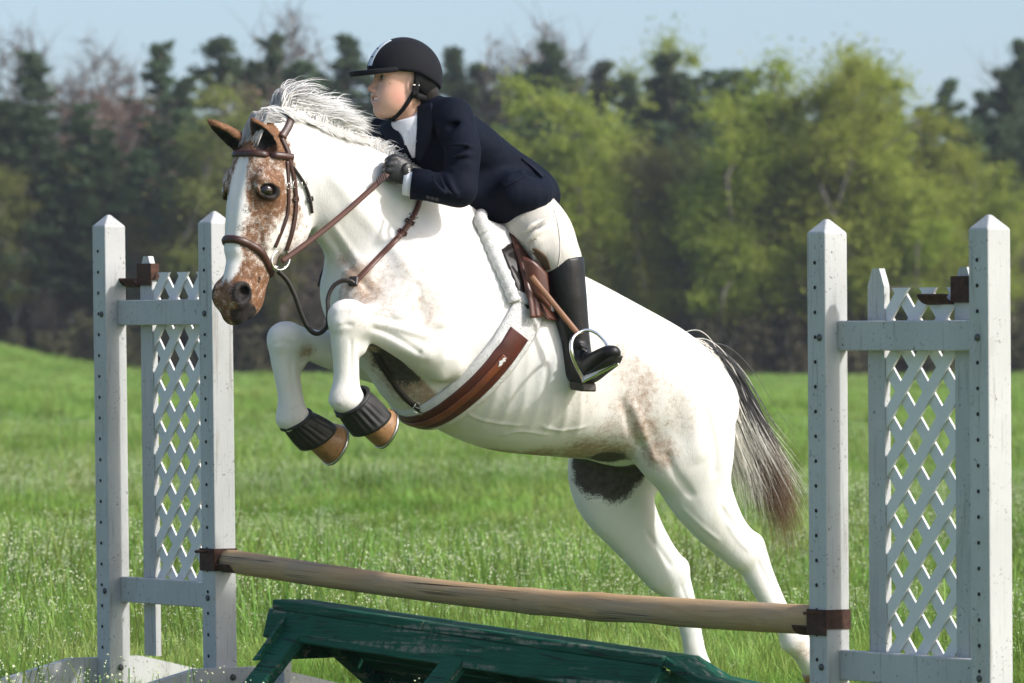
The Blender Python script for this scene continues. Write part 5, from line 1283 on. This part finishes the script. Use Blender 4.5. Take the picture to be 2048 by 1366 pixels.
# ------------------------------------------------------------------ the rider
rider = empty('person', H(1050, 560, 0)); tag(rider, 'rider in navy jacket, beige breeches, black helmet and boots leaning forward on the horse', 'person')
t = NT('skin'); co = t.coord(); n1 = t.noise(co, 30, 3); at = t.attr('blush'); sp = t.n('ShaderNodeSeparateColor'); t.l(at.outputs['Color'], sp.inputs[0])
sk = t.mix(t.val(n1, .3, .7), (.62, .385, .29), (.56, .33, .24)); sk = t.mix(sp.outputs[0], sk, (.56, .185, .14)); sk = t.mix(sp.outputs[1], sk, (.045, .022, .014)); sk = t.mix(sp.outputs[2], sk, (.46, .15, .125))
t.bump(t.noise(co, 500, 2), .08, .001); t.set(sk, .48); t.p.inputs['Subsurface Weight'].default_value = .12; t.p.inputs['Subsurface Radius'].default_value = (.008, .003, .0015); M_SKIN = t.m
t = NT('navy_wool'); co = t.coord(); n1 = t.noise(co, 9, 3); wv = t.noise(t.coord((1, 1, 1)), 900, 2); fold = t.noise(t.coord((1, 1, 1), rot=(.4, .3, .8)), 13, 3, .5, .6)
b1 = t.bump(fold, .28, .03); t.bump(wv, .15, .001, b1)
M_NAVY = t.set(t.ramp(n1, [(.3, (.0024, .0042, .0105)), (.7, (.0038, .0064, .0155))]), .8, spec=.12)
t = NT('beige_breeches'); n1 = t.noise(t.coord((1, 1, .35), rot=(.3, .5, .2)), 22, 3, .5, .8); n2 = t.noise(t.coord(), 700, 2)
b1 = t.bump(n1, .28, .014); t.bump(n2, .1, .001, b1); M_BREECH = t.set((.52, .49, .44), .8, spec=.2)
t = NT('black_boot'); n1 = t.noise(t.coord(), 16, 4); t.bump(t.noise(t.coord(), 26, 3), .22, .010); M_BOOT = t.set((.006, .006, .007), t.math('MULTIPLY_ADD', n1, .3, .28), spec=.35)
t = NT('velvet_black'); t.bump(t.noise(t.coord(), 700, 2), .15, .001); M_VELVET = t.set((.0075, .0080, .0105), .8, spec=.15); t.p.inputs['Sheen Weight'].default_value = .10; t.p.inputs['Sheen Roughness'].default_value = .45; t.p.inputs['Sheen Tint'].default_value = (.35, .38, .5, 1)
M_WEB = NT('black_webbing').set((.005, .005, .006), .7, spec=.2)
t = NT('glove_leather'); t.bump(t.noise(t.coord(), 90, 3), .3, .003); M_GLOVE = t.set((.012, .012, .013), .48)
M_SHIRT = NT('white_shirt'); M_SHIRT.bump(M_SHIRT.noise(M_SHIRT.coord(), 40, 3), .3, .006); M_SHIRT = M_SHIRT.set((.66, .665, .71), .75)
M_BROWNPATCH = NT('suede_patch').set((.10, .06, .032), .9)
# ---- head and neck
RA = R(20); rf = A((-math.cos(RA), -math.sin(RA), 0)); rl = A((math.sin(RA), -math.cos(RA), 0)); RO = H(804, 166, .02)
tl_ = R(4); rf2 = rf * math.cos(tl_) + UP * math.sin(tl_); ru = UP * math.cos(tl_) - rf * math.sin(tl_); rf = rf2
def W(f, l, u): return RO + rf * f + rl * l + ru * u
AX = (rf, rl, ru)
bf = Field(RO - A((.22, .24, .36)), RO + A((.24, .24, .17)), .0034)
bf.blob(W(-.012, 0, .030), (.098, .076, .094), AX, k=0)
bf.blob(W(.034, 0, -.028), (.056, .058, .085), AX, k=.03)
for q in (1, -1):
    bf.chain([W(-.018, .056 * q, -.045), W(.010, .050 * q, -.078), W(.050, .028 * q, -.096), W(.066, .008 * q, -.098)], [.020, .020, .018, .020], rl, k=.03)
    bf.blob(W(.048, .038 * q, -.028), (.034, .024, .036), AX, k=.035); bf.blob(W(.040, .040 * q, -.062), (.040, .020, .034), AX, k=.035); bf.blob(W(.052, .044 * q, .020), (.030, .020, .030), AX, k=.03)
    bf.chain([W(.074, .014 * q, .029), W(.076, .034 * q, .033), W(.060, .052 * q, .025)], [.013, .013, .010], rl, k=.015)
    bf.blob(W(.090, .034 * q, .0125), (.014, .020, .0105), AX, k=.012, op='s')
    bf.chain([W(.080, .016 * q, .0145), W(.0850, .032 * q, .0215), W(.073, .050 * q, .0135)], [.0034, .0046, .0034], rl, k=.004)
    bf.chain([W(.080, .019 * q, .0085), W(.0820, .032 * q, .0020), W(.074, .045 * q, .0090)], [.003, .0038, .003], rl, k=.005)
    bf.blob(W(.096, .011 * q, -.034), (.012, .008, .008), AX, k=.008)
    bf.blob(W(.101, .0065 * q, -.0405), (.006, .0038, .005), AX, k=.003, op='s')
    bf.blob(W(-.012, .074 * q, -.012), (.020, .008, .031), AX, k=.010); bf.blob(W(-.008, .083 * q, -.010), (.010, .007, .018), AX, k=.006, op='s')
    bf.chain([W(.080, .030 * q, -.045), W(.076, .034 * q, -.062)], [.010, .010], rl, k=.02)
bf.chain([W(.083, 0, .024), W(.093, 0, .002), W(.105, 0, -.019), W(.1125, 0, -.0285)], [.010, .0085, .0085, .0095], rl, k=.012)
bf.chain([W(.086, -.024, -.056), W(.0945, 0, -.050), W(.086, .024, -.056)], [.005, .0078, .005], rl, k=.010)
bf.chain([W(.081, -.020, -.072), W(.0895, 0, -.077), W(.081, .020, -.072)], [.005, .0085, .005], rl, k=.012)
bf.chain([W(.083, -.028, -.057), W(.102, -.012, -.062), W(.105, 0, -.064), W(.102, .012, -.062), W(.082, .030, -.056)], [(.004, .004), (.010, .0085), (.010, .0100), (.010, .0085), (.006, .0045)], rl, k=.003, op='s')
bf.chain([W(-.030, 0, -.05), W(-.045, 0, -.11), W(-.062, 0, -.17), W(-.085, 0, -.21)], [(.054, .056), (.050, .054), (.052, .055), (.055, .055)], rl, k=.025)
bf.blob(W(-.0, 0, -.085), (.05, .035, .03), AX, k=.03)
v_, f_ = bf.mesh(); v_ = laplace(v_, f_, 1, .4); me = mesh_np('body', v_, f_, M_SKIN)
w_ = v_ - RO; F_, L_, U_ = w_ @ rf, w_ @ rl, w_ @ ru
bl = np.zeros((len(v_), 4), np.float32); bl[:, 3] = 1
g = lambda f, l, u, r: np.exp(-(((F_ - f) ** 2 + (np.abs(L_) - l) ** 2 + (U_ - u) ** 2) / r ** 2))
bl[:, 0] = np.clip(.55 * g(.030, .058, -.050, .030) + .35 * g(.05, .05, -.02, .025) + .30 * g(.115, 0, -.03, .014), 0, 1)
br_ = np.clip(1.2 - np.abs(U_ - (.034 + .005 * np.sin((np.abs(L_) - .01) * 70))) / .0035, 0, 1) * (np.abs(L_) > .013) * (np.abs(L_) < .052) * (F_ > .045)
mole = np.exp(-(((F_ - .066) ** 2 + (U_ + .010) ** 2) / .0026 ** 2)) * (L_ > .02)
lash = np.clip(1.3 - np.abs(np.linalg.norm(np.stack([(np.abs(L_) - .032) / 1.45, U_ - .0125], 1), axis=1) - .0098) / .0022, 0, 1) * (F_ > .055)
inm = np.clip(1.6 - np.linalg.norm(np.stack([(F_ - .078) / .022, L_ / .026, (U_ + .0625) / .0085], 1), axis=1) * 1.25, 0, 1) * (F_ < .0925)  # shade inside the open mouth, painted into the skin colour
bl[:, 1] = np.clip(br_ * .9 + lash * .6 + inm * .9 + mole * .8, 0, 1)
bl[:, 2] = np.clip(g(.093, 0.006, -.050, .012) + g(.088, .006, -.077, .011), 0, 1) * .6
a = me.attributes.new('blush', 'FLOAT_COLOR', 'POINT'); a.data.foreach_set('color', bl.ravel())
rbody = link('body', me, rider)
M_SCL = NT('eye_white').set((.50, .48, .46), .15); M_IRIS = NT('eye_iris').set((.02, .010, .006), .1)
for q in (1, -1):
    bm = bmesh.new(); bmesh.ops.create_uvsphere(bm, u_segments=16, v_segments=12, radius=.0130)
    for v in bm.verts: v.co += Vector(W(.0745, .033 * q, .0127))
    e = bpy.data.meshes.new('eye'); bm.to_mesh(e); bm.free(); e.polygons.foreach_set('use_smooth', np.ones(len(e.polygons), bool)); e.materials.append(M_SCL); eo = link('eye', e, rbody)
    mb = MB(); c = W(.0745, .033 * q, .0127); lk = unit(rf * 1.0 + rl * .10 - ru * .03); mb.add(*rings([(c + lk * z, np.cross(lk, UP), np.cross(lk, np.cross(lk, UP)), r, r) for z, r in ((.0100, .0085), (.0122, .0062), (.0136, .0030))], 16), True); mb.build('iris', M_IRIS, eo)
mb = MB(); pts = [W(.081, -.020, -.0590), W(.0890, -.010, -.0590), W(.0915, 0, -.0590), W(.0890, .011, -.0590), W(.076, .028, -.0560)]
v, f = ribbon(pts, [unit(p_ - W(.05, 0, -.065)) for p_ in pts], .0105, .002, sub=4); mb.add(v, f, True); mb.build('teeth', NT('tooth').set((.78, .75, .68), .3), rbody)
# hair under the helmet, gathered at the nape
hfld = Field(RO - A((.25, .25, .2)), RO + A((.25, .25, .2)), .005)
hfld.chain([W(-.05, .045, .02), W(-.078, .03, -.035), W(-.095, 0, -.060)], [(.04, .045), (.042, .045), (.03, .035)], rl, k=0)
hfld.chain([W(-.05, -.045, .02), W(-.078, -.03, -.035), W(-.095, 0, -.060)], [(.04, .045), (.042, .045), (.03, .035)], rl, k=.02)
v, f = hfld.mesh(); t = NT('dark_hair'); t.bump(t.noise(t.coord((1, 1, .2)), 160, 3), .6, .004); link('hair', mesh_np('hair', v, f, t.set((.009, .005, .004), .55)), rider)
# ---- helmet
hm = Field(RO - A((.26, .26, .2)), RO + A((.26, .26, .24)), .005)
hm.blob(W(-.003, 0, .030), (.127, .104, .125), AX, k=0); hm.blob(W(-.035, 0, .010), (.098, .100, .112), AX, k=.03)
hw_ = tuple(slice(0, x) for x in hm.n); X_, Y_, Z_ = hm.coords(hw_); X_, Y_, Z_ = X_ - RO[0], Y_ - RO[1], Z_ - RO[2]
u_ = X_ * ru[0] + Y_ * ru[1] + Z_ * ru[2]; f_l = X_ * rf[0] + Y_ * rf[1] + Z_ * rf[2]
hm.put(hw_, np.maximum(u_ - .034, (u_ - (.040 + .40 * f_l)) * .93).astype(np.float32), .006, 's')
v, f = hm.mesh(); helmet = link('helmet', mesh_np('helmet', v, f, M_VELVET), rider)
hmb = BVHTree.FromPolygons([tuple(q) for q in v], [tuple(int(i) for i in q) for q in f])
vf = Field(RO - A((.30, .26, .2)), RO + A((.26, .26, .24)), .004)
vf.blob(W(.075, 0, .030), (.112, .098, .070), AX, k=0); vf.cut_plane(W(.10, 0, .0385), unit(ru + rf * .186), .003); vf.cut_plane(W(.10, 0, .0205), unit(-ru - rf * .20), .003)
vf.blob(W(.01, 0, .02), (.098, .078, .10), AX, k=.003, op='s'); vf.cut_plane(W(.035, 0, 0), -rf, .004)
v, f = vf.mesh(); link('visor', mesh_np('visor', v, f, M_VELVET), helmet)
def on_helm(f, l, u):
    o = W(f, l, u); d = unit(W(-.003, 0, .03) - o); L, N, i, ds = hmb.ray_cast(Vector(o - d * .2), Vector(d)); return A(L), A(N)
ps, ns = [], []
for an in np.linspace(8, 62, 8):
    a_ = R(an); L, N = on_helm(.2 * math.cos(a_), .022, .03 + .2 * math.sin(a_)); ps.append(L); ns.append(N)
stripe = strap('front_stripe', ps, ns, .026, .0022, NT('grey_stripe').set((.50, .56, .62), .5), helmet)
for an in (22, 38):
    a_ = R(an); L, N = on_helm(.2 * math.cos(a_), .022, .03 + .2 * math.sin(a_)); mb = MB(); mb.box(L + N * .003, np.cross(N, UP), np.cross(N, np.cross(N, UP)), N, .005, .0022, .0012); mb.build('vent_slot', M_WEB, stripe)
L, N = on_helm(.2, .03, .035); mb = MB(); mb.box(L + N * .002, np.cross(N, UP), np.cross(N, np.cross(N, UP)), N, .004, .003, .002, .001); mb.build('rivet', M_CHROME, helmet)
# harness
hs_pts = [W(-.020, .088, .040), W(-.022, .090, .010), W(-.020, .090, -.020), W(-.012, .082, -.048)]
sideN = [rl] * 4
hb1 = strap('side_strap', hs_pts, sideN, .020, .005, M_WEB, helmet)
mb = MB(); mb.box(W(-.019, .090, -.026), rf, ru, rl, .011, .017, .005, .002); mb.build('buckle', M_WEB, hb1)
mb = MB(); mb.box(W(-.019, .091, -.009), rf, ru, rl, .011, .0016, .005); mb.build('buckle_bar', M_CHROME, hb1)
strap('chin_strap', [W(-.012, .082, -.040), W(.006, .074, -.078), W(.022, .058, -.106), W(.030, .026, -.122), W(.032, 0, -.125), W(.030, -.026, -.122), W(.022, -.058, -.106), W(.006, -.066, -.078), W(-.012, -.074, -.044)],
      [rl, unit(rl - ru * .3), unit(rl - ru), -ru, -ru, -ru, unit(-rl - ru), unit(-rl - ru * .3), -rl], .015, .004, M_WEB, helmet)
for q in (1, -1): strap('rear_strap', [W(-.015, .080 * q, -.040), W(-.055, .070 * q, -.048), W(-.095, .040 * q, -.042), W(-.112, 0, -.030)], [rl * q, unit(rl * q - rf * .5), unit(-rf + rl * q * .5), -rf], .022, .006, M_WEB, helmet)
cr = Field(RO - A((.25, .25, .2)), RO + A((.25, .25, .2)), .005)
cr.chain([W(-.03, .085, .02), W(-.085, .062, .0), W(-.115, .0, -.005), W(-.085, -.062, .0), W(-.03, -.085, .02)], [(.013, .040), (.015, .050), (.015, .052), (.015, .050), (.013, .04)], rl, k=0)
v, f = cr.mesh(); link('rear_cradle', mesh_np('rear_cradle', v, f, M_WEB), helmet)

# ---- jacket
jc = H(940, 320, 0); jf = Field(jc - A((.46, .50, .36)), jc + A((.46, .50, .34)), .006)
TJ = [(1033, 388, .155, .098), (1005, 360, .150, .088), (962, 326, .148, .088), (908, 290, .172, .098), (862, 258, .160, .085), (842, 236, .095, .058)]
jf.chain([H(x, y, .0) for x, y, a, b in TJ], [(a, b) for x, y, a, b in TJ], HL, k=0, kin=.03)
SH1, SH2 = H(905, 238, .175), H(790, 246, -.165)
jf.chain([H(868, 228, .08), SH1], [.062, .066], HL, k=.04); jf.chain([H(838, 232, -.06), SH2], [.062, .066], HL, k=.04)
EL1, WR1 = H(918, 378, .285), H(842, 369, .205)
jf.chain([SH1, H(925, 300, .245), EL1], [.066, .062, .056], HL, k=.03)
jf.chain([EL1, H(885, 377, .255), WR1], [(.056, .058), (.050, .053), (.046, .049)], HL, k=.025)
EL2, WR2 = mir(EL1) + A((-.02, 0, -.02)), H(775, 345, -.20)
jf.chain([SH2, (SH2 + EL2) / 2 + A((-.03, 0, 0)), EL2], [.066, .060, .054], HL, k=.03); jf.chain([EL2, WR2], [.054, .046], HL, k=.02)
# skirt of the jacket over the seat
jf.chain([H(1015, 374, .0), H(1042, 390, .0), H(1056, 394, 0)], [(.165, .100), (.168, .104), (.150, .085)], HL, k=.03)
jf.chain([H(1040, 385, .13), H(1052, 396, .15), H(1050, 408, .17)], [(.05, .07), (.05, .06), (.035, .045)], HL, k=.04)
jf.blob(H(812, 280, -.03), (.085, .150, .075), (HH, HL, UP), k=.05)
jf.chain([H(850, 300, .02), H(880, 360, .0), H(935, 410, 0)], [(.15, .07), (.14, .075), (.14, .07)], HL, k=.04)
jf.chain([H(1000, 380, .12), H(1018, 408, .15), H(1030, 420, .17)], [(.05, .085), (.045, .075), (.032, .060)], HL, k=.04)
jf.chain([H(960, 380, .05), H(960, 420, .05)], [(.12, .09), (.12, .06)], HL, k=.04)
jf.chain([H(1028, 390, .185), H(1056, 392, .20), H(1076, 384, .165)], [(.09, .078), (.085, .064), (.060, .052)], HL, k=.04)
# folds of the near sleeve
for i, (y0, dx) in enumerate(((292, 0), (310, 3), (330, 5), (352, 5))):
    jf.chain([H(945 + dx, y0 + 4, .300), H(928 + dx, y0 - 4 + i * 2, .318), H(905, y0 - 2 + i * 6, .300)], [.006, .008, .005], HL, k=.014, op='u')
for i in range(3):
    jf.chain([H(915 - i * 12, 392 - i * 2, .335), H(902 - i * 14, 372, .325), H(893 - i * 14, 352, .29)], [.005, .007, .005], HL, k=.014)
jf.chain([H(915, 250, .24), H(890, 262, .23), H(880, 300, .20)], [.010, .012, .008], HL, k=.02, op='s')
jf.cut_plane(WR1 + (WR1 - EL1) * .02, WR1 - EL1, .004) if False else None
v, f = jf.mesh(); v = laplace(v, f, 1, .5)
jacket = link('jacket', mesh_np('jacket', v, f, M_NAVY), rider)
jb = BVHTree.FromPolygons([tuple(q) for q in v], [tuple(int(i) for i in q) for q in f])
def jpatch(name, poly, mat, parent, lift, thick=.004, bvh=None):
    """cloth piece laid on the jacket: rows of pixel points"""
    rows = []
    for r in poly:
        row = []
        for x, y in r:
            l, n = hit(x, y, bvh or jb)
            row.append((l + n * lift) if l is not None else None)
        if all(q is not None for q in row): rows.append(row)
    return sheet(name, rows, mat, parent, thick) if len(rows) > 1 else None
# stock collar and shirt front
clc = W(-.050, 0, -.135); cax = unit(W(-.030, 0, -.09) - W(-.066, 0, -.18)); cu = unit(rf - cax * (rf @ cax)); cw = np.cross(cax, cu); mb = MB()
mb.add(*rings([(clc - cax * .055, cu, cw, .082, .080), (clc - cax * .02, cu, cw, .073, .072), (clc + cax * .022 + cu * .004, cu, cw, .068, .066), (clc + cax * .030 + cu * .004, cu, cw, .065, .063), (clc + cax * .022 + cu * .004, cu, cw, .060, .058)], 32, (False, False)), True)
mb.build('collar', M_SHIRT, rider)
jpatch('shirt_front', [[(792, 246), (812, 236), (836, 226)], [(800, 258), (818, 250), (836, 242)], [(808, 276), (820, 272), (834, 266)], [(818, 298), (824, 296), (832, 292)], [(826, 314), (828, 314), (831, 313)]], M_SHIRT, rider, .002)
jpatch('shirt_placket', [[(818, 252), (824, 250)], [(822, 270), (827, 268)], [(826, 292), (829, 291)]], M_SHIRT, rider, .006)
M_LAPEL = NT('lapel_wool').set((.0045, .0070, .016), .8, spec=.2)
jpatch('lapel', [[(838, 214), (850, 210), (866, 208)], [(837, 240), (852, 244), (868, 250)], [(836, 266), (848, 274), (862, 284)], [(834, 290), (842, 298), (850, 306)], [(832, 312), (836, 318), (840, 324)]], M_LAPEL, jacket, .003, .006)
jpatch('lapel', [[(788, 242), (776, 246), (766, 252)], [(797, 258), (784, 266), (772, 274)], [(806, 277), (796, 286), (786, 292)], [(816, 298), (810, 306), (804, 312)]], M_LAPEL, jacket, .003, .006)
# pocket flap, vent, cuff buttons, back belt piping
jpatch('pocket_flap', [[(1000, 366), (1020, 352), (1042, 342)], [(1010, 378), (1030, 366), (1050, 354)]], M_NAVY, jacket, .003, .004)
jpatch('back_vent', [[(1040, 318), (1046, 322)], [(1062, 332), (1064, 338)], [(1084, 350), (1084, 358)]], M_LAPEL, jacket, .003, .005)
for x, y in ((856, 394), (865, 396), (874, 398)):
    l, n = hit(x, y, jb)
    if l is not None:
        u = unit(np.cross(n, UP)); w = np.cross(n, u); mb = MB(); mb.add(*rings([(l - n * .002, u, w, .0065, .0065), (l + n * .003, u, w, .0065, .0065), (l + n * .004, u, w, .005, .005), (l + n * .0025, u, w, .0035, .0035)], 14), True); mb.build('cuff_button', NT('button_grey').set((.035, .036, .042), .4), jacket)
l, n = hit(985, 283, jb)
if False: strap('number_string', *on_body([(972, 276), (981, 283), (989, 288), (996, 293)], .002, jb), .007, .003, M_SHIRT, jacket)
# ---- gloves: palm, four curled fingers and a thumb
def glove(f, wr, parent):
    c = f(HAND(798, 340)); gf = Field(c - A((.13, .15, .12)), c + A((.13, .15, .12)), .0032)
    hp_ = lambda x, y, o: f(HAND(x, y, o))
    gf.chain([hp_(832, 354, .030), hp_(816, 348, .026), hp_(800, 340, .022), hp_(788, 337, .016)], [(.028, .034), (.024, .040), (.021, .046), (.018, .044)], HL, k=0)
    for i, (x, y) in enumerate(((787, 317), (783, 328), (782, 340), (785, 352))):
        sc_ = (1.0, 1.06, 1.02, .86)[i]; r = (.0105, .0110, .0105, .0092)[i]
        gf.chain([hp_(x + 5, y, .020), hp_(x - 8 * sc_, y + 2, .010), hp_(x - 12 * sc_, y + 5, -.018 * sc_), hp_(x - 2, y + 7, -.034 * sc_), hp_(x + 10, y + 7, -.026)], [r * 1.08, r * 1.1, r, r * .95, r * .85], HL, k=.004, sub=5)
    gf.chain([hp_(812, 334, .010), hp_(800, 322, -.006), hp_(788, 315, -.020), hp_(778, 318, -.026)], [.018, .014, .012, .010], HL, k=.010, sub=5)
    gf.chain([hp_(824, 352, .026), hp_(836, 360, .030)], [(.030, .037), (.031, .040)], HL, k=.01)
    v, fc = gf.mesh(); return link('glove', mesh_np('glove', v, fc, M_GLOVE), parent)
gl1 = glove(lambda q: A(q), WR1, rider); glove(mir, WR2, rider)
l = HAND(818, 340, .056); mb = MB(); mb.add(*rings([(l + HL * z, HH, UP, r, r * 1.15) for z, r in ((-.02, .021), (-.004, .021), (.0, .017))], 20), True); mb.build('wrist_tab', M_GLOVE, gl1)
mb = MB(); e0 = l + HL * .0012
for a_, b_, c_, d_ in ((-.0045, .005, .0035, .0012), (-.0045, 0, .0035, .0012), (-.0045, -.005, .0035, .0012)): mb.box(e0 + UP * b_, HH, UP, HL, c_, d_, .0008)
mb.box(e0 + UP * .0025 + HH * .003, HH, UP, HL, .0010, .003, .0008); mb.box(e0 - UP * .0025 - HH * .003, HH, UP, HL, .0010, .003, .0008)
mb.build('emblem', NT('emblem_silver').set((.62, .62, .6), .4), gl1)
# shirt cuff between glove and sleeve
ca_ = unit(WR1 - EL1); cb = unit(np.cross(ca_, HL)); cc_ = np.cross(ca_, cb)
mb = MB(); mb.add(*rings([(WR1 - ca_ * .02, cb, cc_, .044, .042), (WR1 + ca_ * .040, cb, cc_, .044, .041), (WR1 + ca_ * .058, cb, cc_, .042, .039), (WR1 + ca_ * .058, cb, cc_, .036, .034)], 28), True); mb.build('shirt_cuff', M_SHIRT, rider)
mb = MB(); mb.add(*rings([(WR1 - ca_ * .03, cb, cc_, .0525, .0495), (WR1 + ca_ * .030, cb, cc_, .0535, .0505), (WR1 + ca_ * .031, cb, cc_, .048, .045)], 28, (False, True)), True); mb.build('sleeve_end', M_NAVY, jacket)

# ---- breeches
pc = H(1075, 440, 0); pf = Field(pc - A((.42, .55, .32)), pc + A((.42, .55, .26)), .006)
pf.chain([H(1010, 385, 0), H(1045, 400, 0)], [(.12, .085), (.12, .085)], HL, k=0)
LEGP = [(1036, 410, .09, .100, .100), (1062, 440, .165, .100, .106), (1090, 468, .235, .088, .098), (1111, 504, .295, .072, .080), (1127, 532, .315, .060, .064), (1134, 580, .32, .050, .052)]
for f in (lambda q: A(q), mir):
    pf.chain([f(H(x, y, o)) for x, y, o, a, b in LEGP], [(a, b) for x, y, o, a, b in LEGP], HL, k=.05, kin=.01)
    pf.blob(f(H(1046, 408, .07)), (.098, .095, .092), (HH, HL, UP), k=.05)
for i in range(4):
    y0 = 446 + i * 17
    pf.chain([H(1046 + i * 8, y0 + 20, .30), H(1064 + i * 7, y0 + 4, .322), H(1088 + i * 7, y0 - 8, .318)], [.006, .009, .005], HL, k=.025)
v, f = pf.mesh(); v = laplace(v, f, 1, .5); br = link('breeches', mesh_np('breeches', v, f, M_BREECH), rider)
pbv = BVHTree.FromPolygons([tuple(q) for q in v], [tuple(int(i) for i in q) for q in f])
jpatch('knee_patch', [[(1060, 500), (1066, 496), (1074, 498)], [(1072, 512), (1080, 506), (1090, 510)], [(1082, 526), (1090, 520), (1098, 522)], [(1090, 540), (1096, 538), (1102, 538)]], M_BROWNPATCH, br, .002, .003, pbv)
sp_, sn_ = on_body([(1108, 420), (1116, 450), (1120, 480), (1120, 510), (1116, 534)], .0, pbv)
if len(sp_) > 3: strap('seam', sp_, sn_, .004, .002, M_BREECH, br)
# ---- boots
def boot(f, lab):
    c = f(H(1165, 650, .36)); of = Field(c - A((.30, .36, .30)), c + A((.30, .36, .28)), .006)
    sh = [(1127, 522, .315, .066, .068), (1131, 560, .32, .062, .064), (1137, 600, .325, .058, .060), (1145, 645, .33, .050, .052), (1152, 685, .335, .043, .046), (1156, 715, .335, .041, .046)]
    of.chain([f(H(x, y, o)) for x, y, o, a, b in sh], [(a, b) for x, y, o, a, b in sh], HL, k=0, kin=.01)
    ft = [(1152, 742, .325, .036, .044), (1166, 742, .365, .038, .044), (1184, 732, .42, .040, .042), (1203, 719, .48, .043, .036), (1219, 708, .525, .040, .029), (1226, 704, .545, .028, .022)]
    of.chain([f(H(x, y, o)) for x, y, o, a, b in ft], [(a, b) for x, y, o, a, b in ft], unit(HH * .9 + UP * .1), k=.035)
    for i in range(4): of.chain([f(H(1160 + 4 * i, 690 + i * 9, .385 + .012 * i)), f(H(1172 + 4 * i, 694 + i * 9, .385 + .014 * i))], [.006, .005], HL, k=.012)
    of.cut_plane(f(H(1128, 516, .315)), unit(f(H(1124, 480, .315)) - f(H(1131, 560, .32))) + UP * 0, .003)
    v, fc = of.mesh(); v = laplace(v, fc, 1, .5); b = link('boot', mesh_np('boot', v, fc, M_BOOT), rider)
    so = [(1156, 768, .33), (1178, 762, .39), (1200, 745, .46), (1222, 728, .525), (1236, 712, .555)]
    pts = [f(H(*q)) for q in so]; tg = np.gradient(np.array(pts), axis=0); dn = [unit(np.cross(t_, HH)) for t_ in tg]; dn = [d if d[2] < 0 else -d for d in dn]
    strap('sole', [p_ - d * .006 for p_, d in zip(pts, dn)], dn, [.066, .072, .078, .074, .05], .010, NT('boot_sole').set((.020, .018, .016), .7), b, crown=0)
    h0, h1 = f(H(1152, 762, .325)), f(H(1178, 766, .39)); mb = MB(); ax = unit(h1 - h0); d = unit(dn[0]); sd_ = unit(np.cross(ax, d)); mb.box((h0 + h1) / 2 + d * .014 + ax * .0, ax, sd_, d, .034, .034, .016, .006); mb.build('heel', NT('boot_heel').set((.035, .028, .020), .6), b)
    return b
b1_ = boot(lambda q: A(q), ''); boot(mir, '')
# ------------------------------------------------------------------ thin spring haze over the field and wood
hzm = bpy.data.materials.new('haze_air'); hzm.use_nodes = True; hn = hzm.node_tree; hn.nodes.clear(); ho = hn.nodes.new('ShaderNodeOutputMaterial'); pvn = hn.nodes.new('ShaderNodeVolumePrincipled')
pvn.inputs['Color'].default_value = (.88, .92, 1.0, 1); pvn.inputs['Density'].default_value = HAZE; pvn.inputs['Anisotropy'].default_value = .3; hn.links.new(pvn.outputs[0], ho.inputs['Volume'])
mb = MB(); mb.box((0, 420, 9.5), (1, 0, 0), (0, 1, 0), (0, 0, 1), 400, 480, 12.5); hz = mb.build('haze', hzm); tag(hz, 'thin pale haze in the air over the field', 'haze', kind='stuff')
